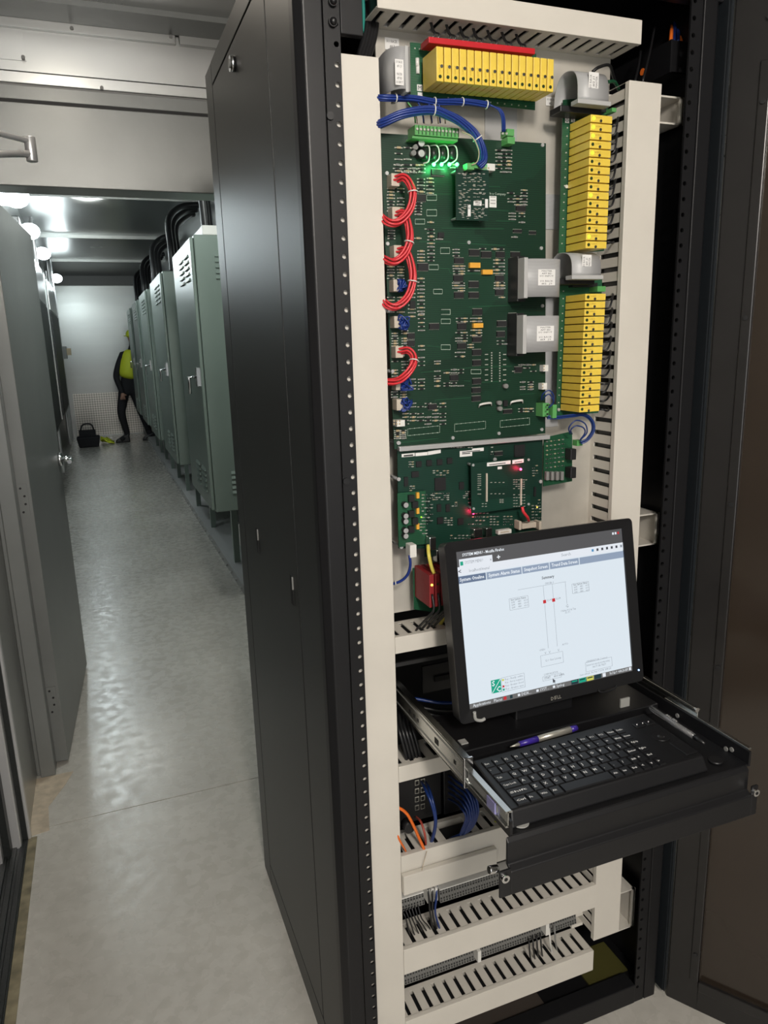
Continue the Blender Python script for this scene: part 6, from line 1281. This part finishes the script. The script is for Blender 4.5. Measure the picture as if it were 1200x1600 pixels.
x, y = S(0.490, 0.925); cur = [(0, 0), (0, -0.008), (0.002, -0.0062), (0.0035, -0.009), (0.0045, -0.0085), (0.0033, -0.0058), (0.0055, -0.0055)]
sp_.add([mp(x + a * 1.1, y + b * 1.1, -0.0038) for a, b in cur], [tuple(range(len(cur)))], 4)
sp_.build('screen_content', MATS, mo)
q = MB(); cu_ = mp(-0.010, -HH + 0.0095, 0.0006); 
text(q, 'D', mp(-0.013, -HH + 0.0045, 0.0005), mu, mv, 0.0085, bold=True); text(q, 'LL', mp(0.0005, -HH + 0.0045, 0.0005), mu, mv, 0.0085, bold=True)
for k in range(3): q.obox(mp(-0.0035, -HH + 0.0055 + 0.0022 * k, 0.0005), (mu + mv * 0.4).normalized(), mv, mn, 0.0022, 0.0005, 0.0002)
q.obox(mp(-0.0055, -HH + 0.0077, 0.0005), mv, mu, mn, 0.0030, 0.0005, 0.0002)
q.build('maker_logo', M['pensilver'], mo)
q = MB().ball(mp(HW - 0.010, -HH + 0.021, 0.0), 0.0016, n=8); q.build('power_light', M['ledblue'], mo)
q = MB(); pts = [mp(0.085, -HH + 0.004, 0.004), mp(0.092, -HH - 0.001, 0.006), mp(0.118, -HH - 0.001, 0.006), mp(0.126, -HH + 0.004, 0.004)]; q.tube(smooth(pts, 4), 0.0014, 8); q.build('bezel_catch', M['bezel'], mo)
q = MB(); c = P(748, 1124, Y=0.985); q.tube(smooth([c + V((-0.008, 0, 0.015)), c + V((-0.006, 0, 0.002)), c + V((0.004, 0, -0.003)), c + V((0.012, 0.001, -0.002))], 5), 0.0028, 10); q.build('corner_bumper', M['padgrey'], mo)

# ================================================================== RACK DOOR (open, at the right)
dh = V((1.0915, 1.1015, 0)); dd = V((0.065, -0.099, 0)).normalized(); dn_ = V((dd.y, -dd.x, 0)); 
# inner face looks towards the rack opening / viewer's left
if dn_.x > 0: dn_ = -dn_
dr_ = thing('rack_door', 'black framed rack door with smoked window swung open on the right', 'door', dh)
def dpt(s, n, z): return dh + dd * s + dn_ * n + EZ * z
def dbox(mb, s0, s1, n0, n1, z0, z1, mi=0): mb.hexa([dpt(s0, n0, z0), dpt(s1, n0, z0), dpt(s1, n1, z0), dpt(s0, n1, z0), dpt(s0, n0, z1), dpt(s1, n0, z1), dpt(s1, n1, z1), dpt(s0, n1, z1)], mi)
DW = 0.74
q = MB(); dbox(q, 0, 0.066, -0.02, 0, 0.0, 2.12); dbox(q, 0.066, DW - 0.08, -0.02, 0, 2.01, 2.12); dbox(q, 0.066, DW - 0.08, -0.02, 0, 0.0, 0.075); dbox(q, DW - 0.08, DW, -0.02, 0, 0, 2.12)
q.build('frame', M['doorblack'], dr_, bevel=0.003)
q = MB(); dbox(q, 0.048, 0.0665, 0, 0.004, 0.08, 1.965); dbox(q, 0.0675, DW - 0.07, 0, 0.004, 0.055, 0.08); q.build('inner_channel', M['doorblack'], dr_, bevel=0.002)
q = MB(); dbox(q, 0.066, DW - 0.08, -0.014, -0.010, 0.075, 2.01); q.build('window', M['glassdoor'], dr_)
q = MB()
for z in (2.03, 1.90, 1.54, 1.19, 0.85, 0.50, 0.15): q.tube([dpt(0.057, 0.003, z), dpt(0.057, 0.007, z)], 0.0045, 12)
q.build('screw', M['chip'], dr_)
q = MB()
for z in (1.93, 1.10, 0.25): q.tube([dpt(-0.010, -0.002, z - 0.035), dpt(-0.010, -0.002, z + 0.035)], 0.006, 12); q.tube([dpt(-0.010, -0.002, z + 0.038), dpt(-0.010, -0.002, z + 0.065)], 0.0058, 12)
q.build('hinge', M['black'], dr_)
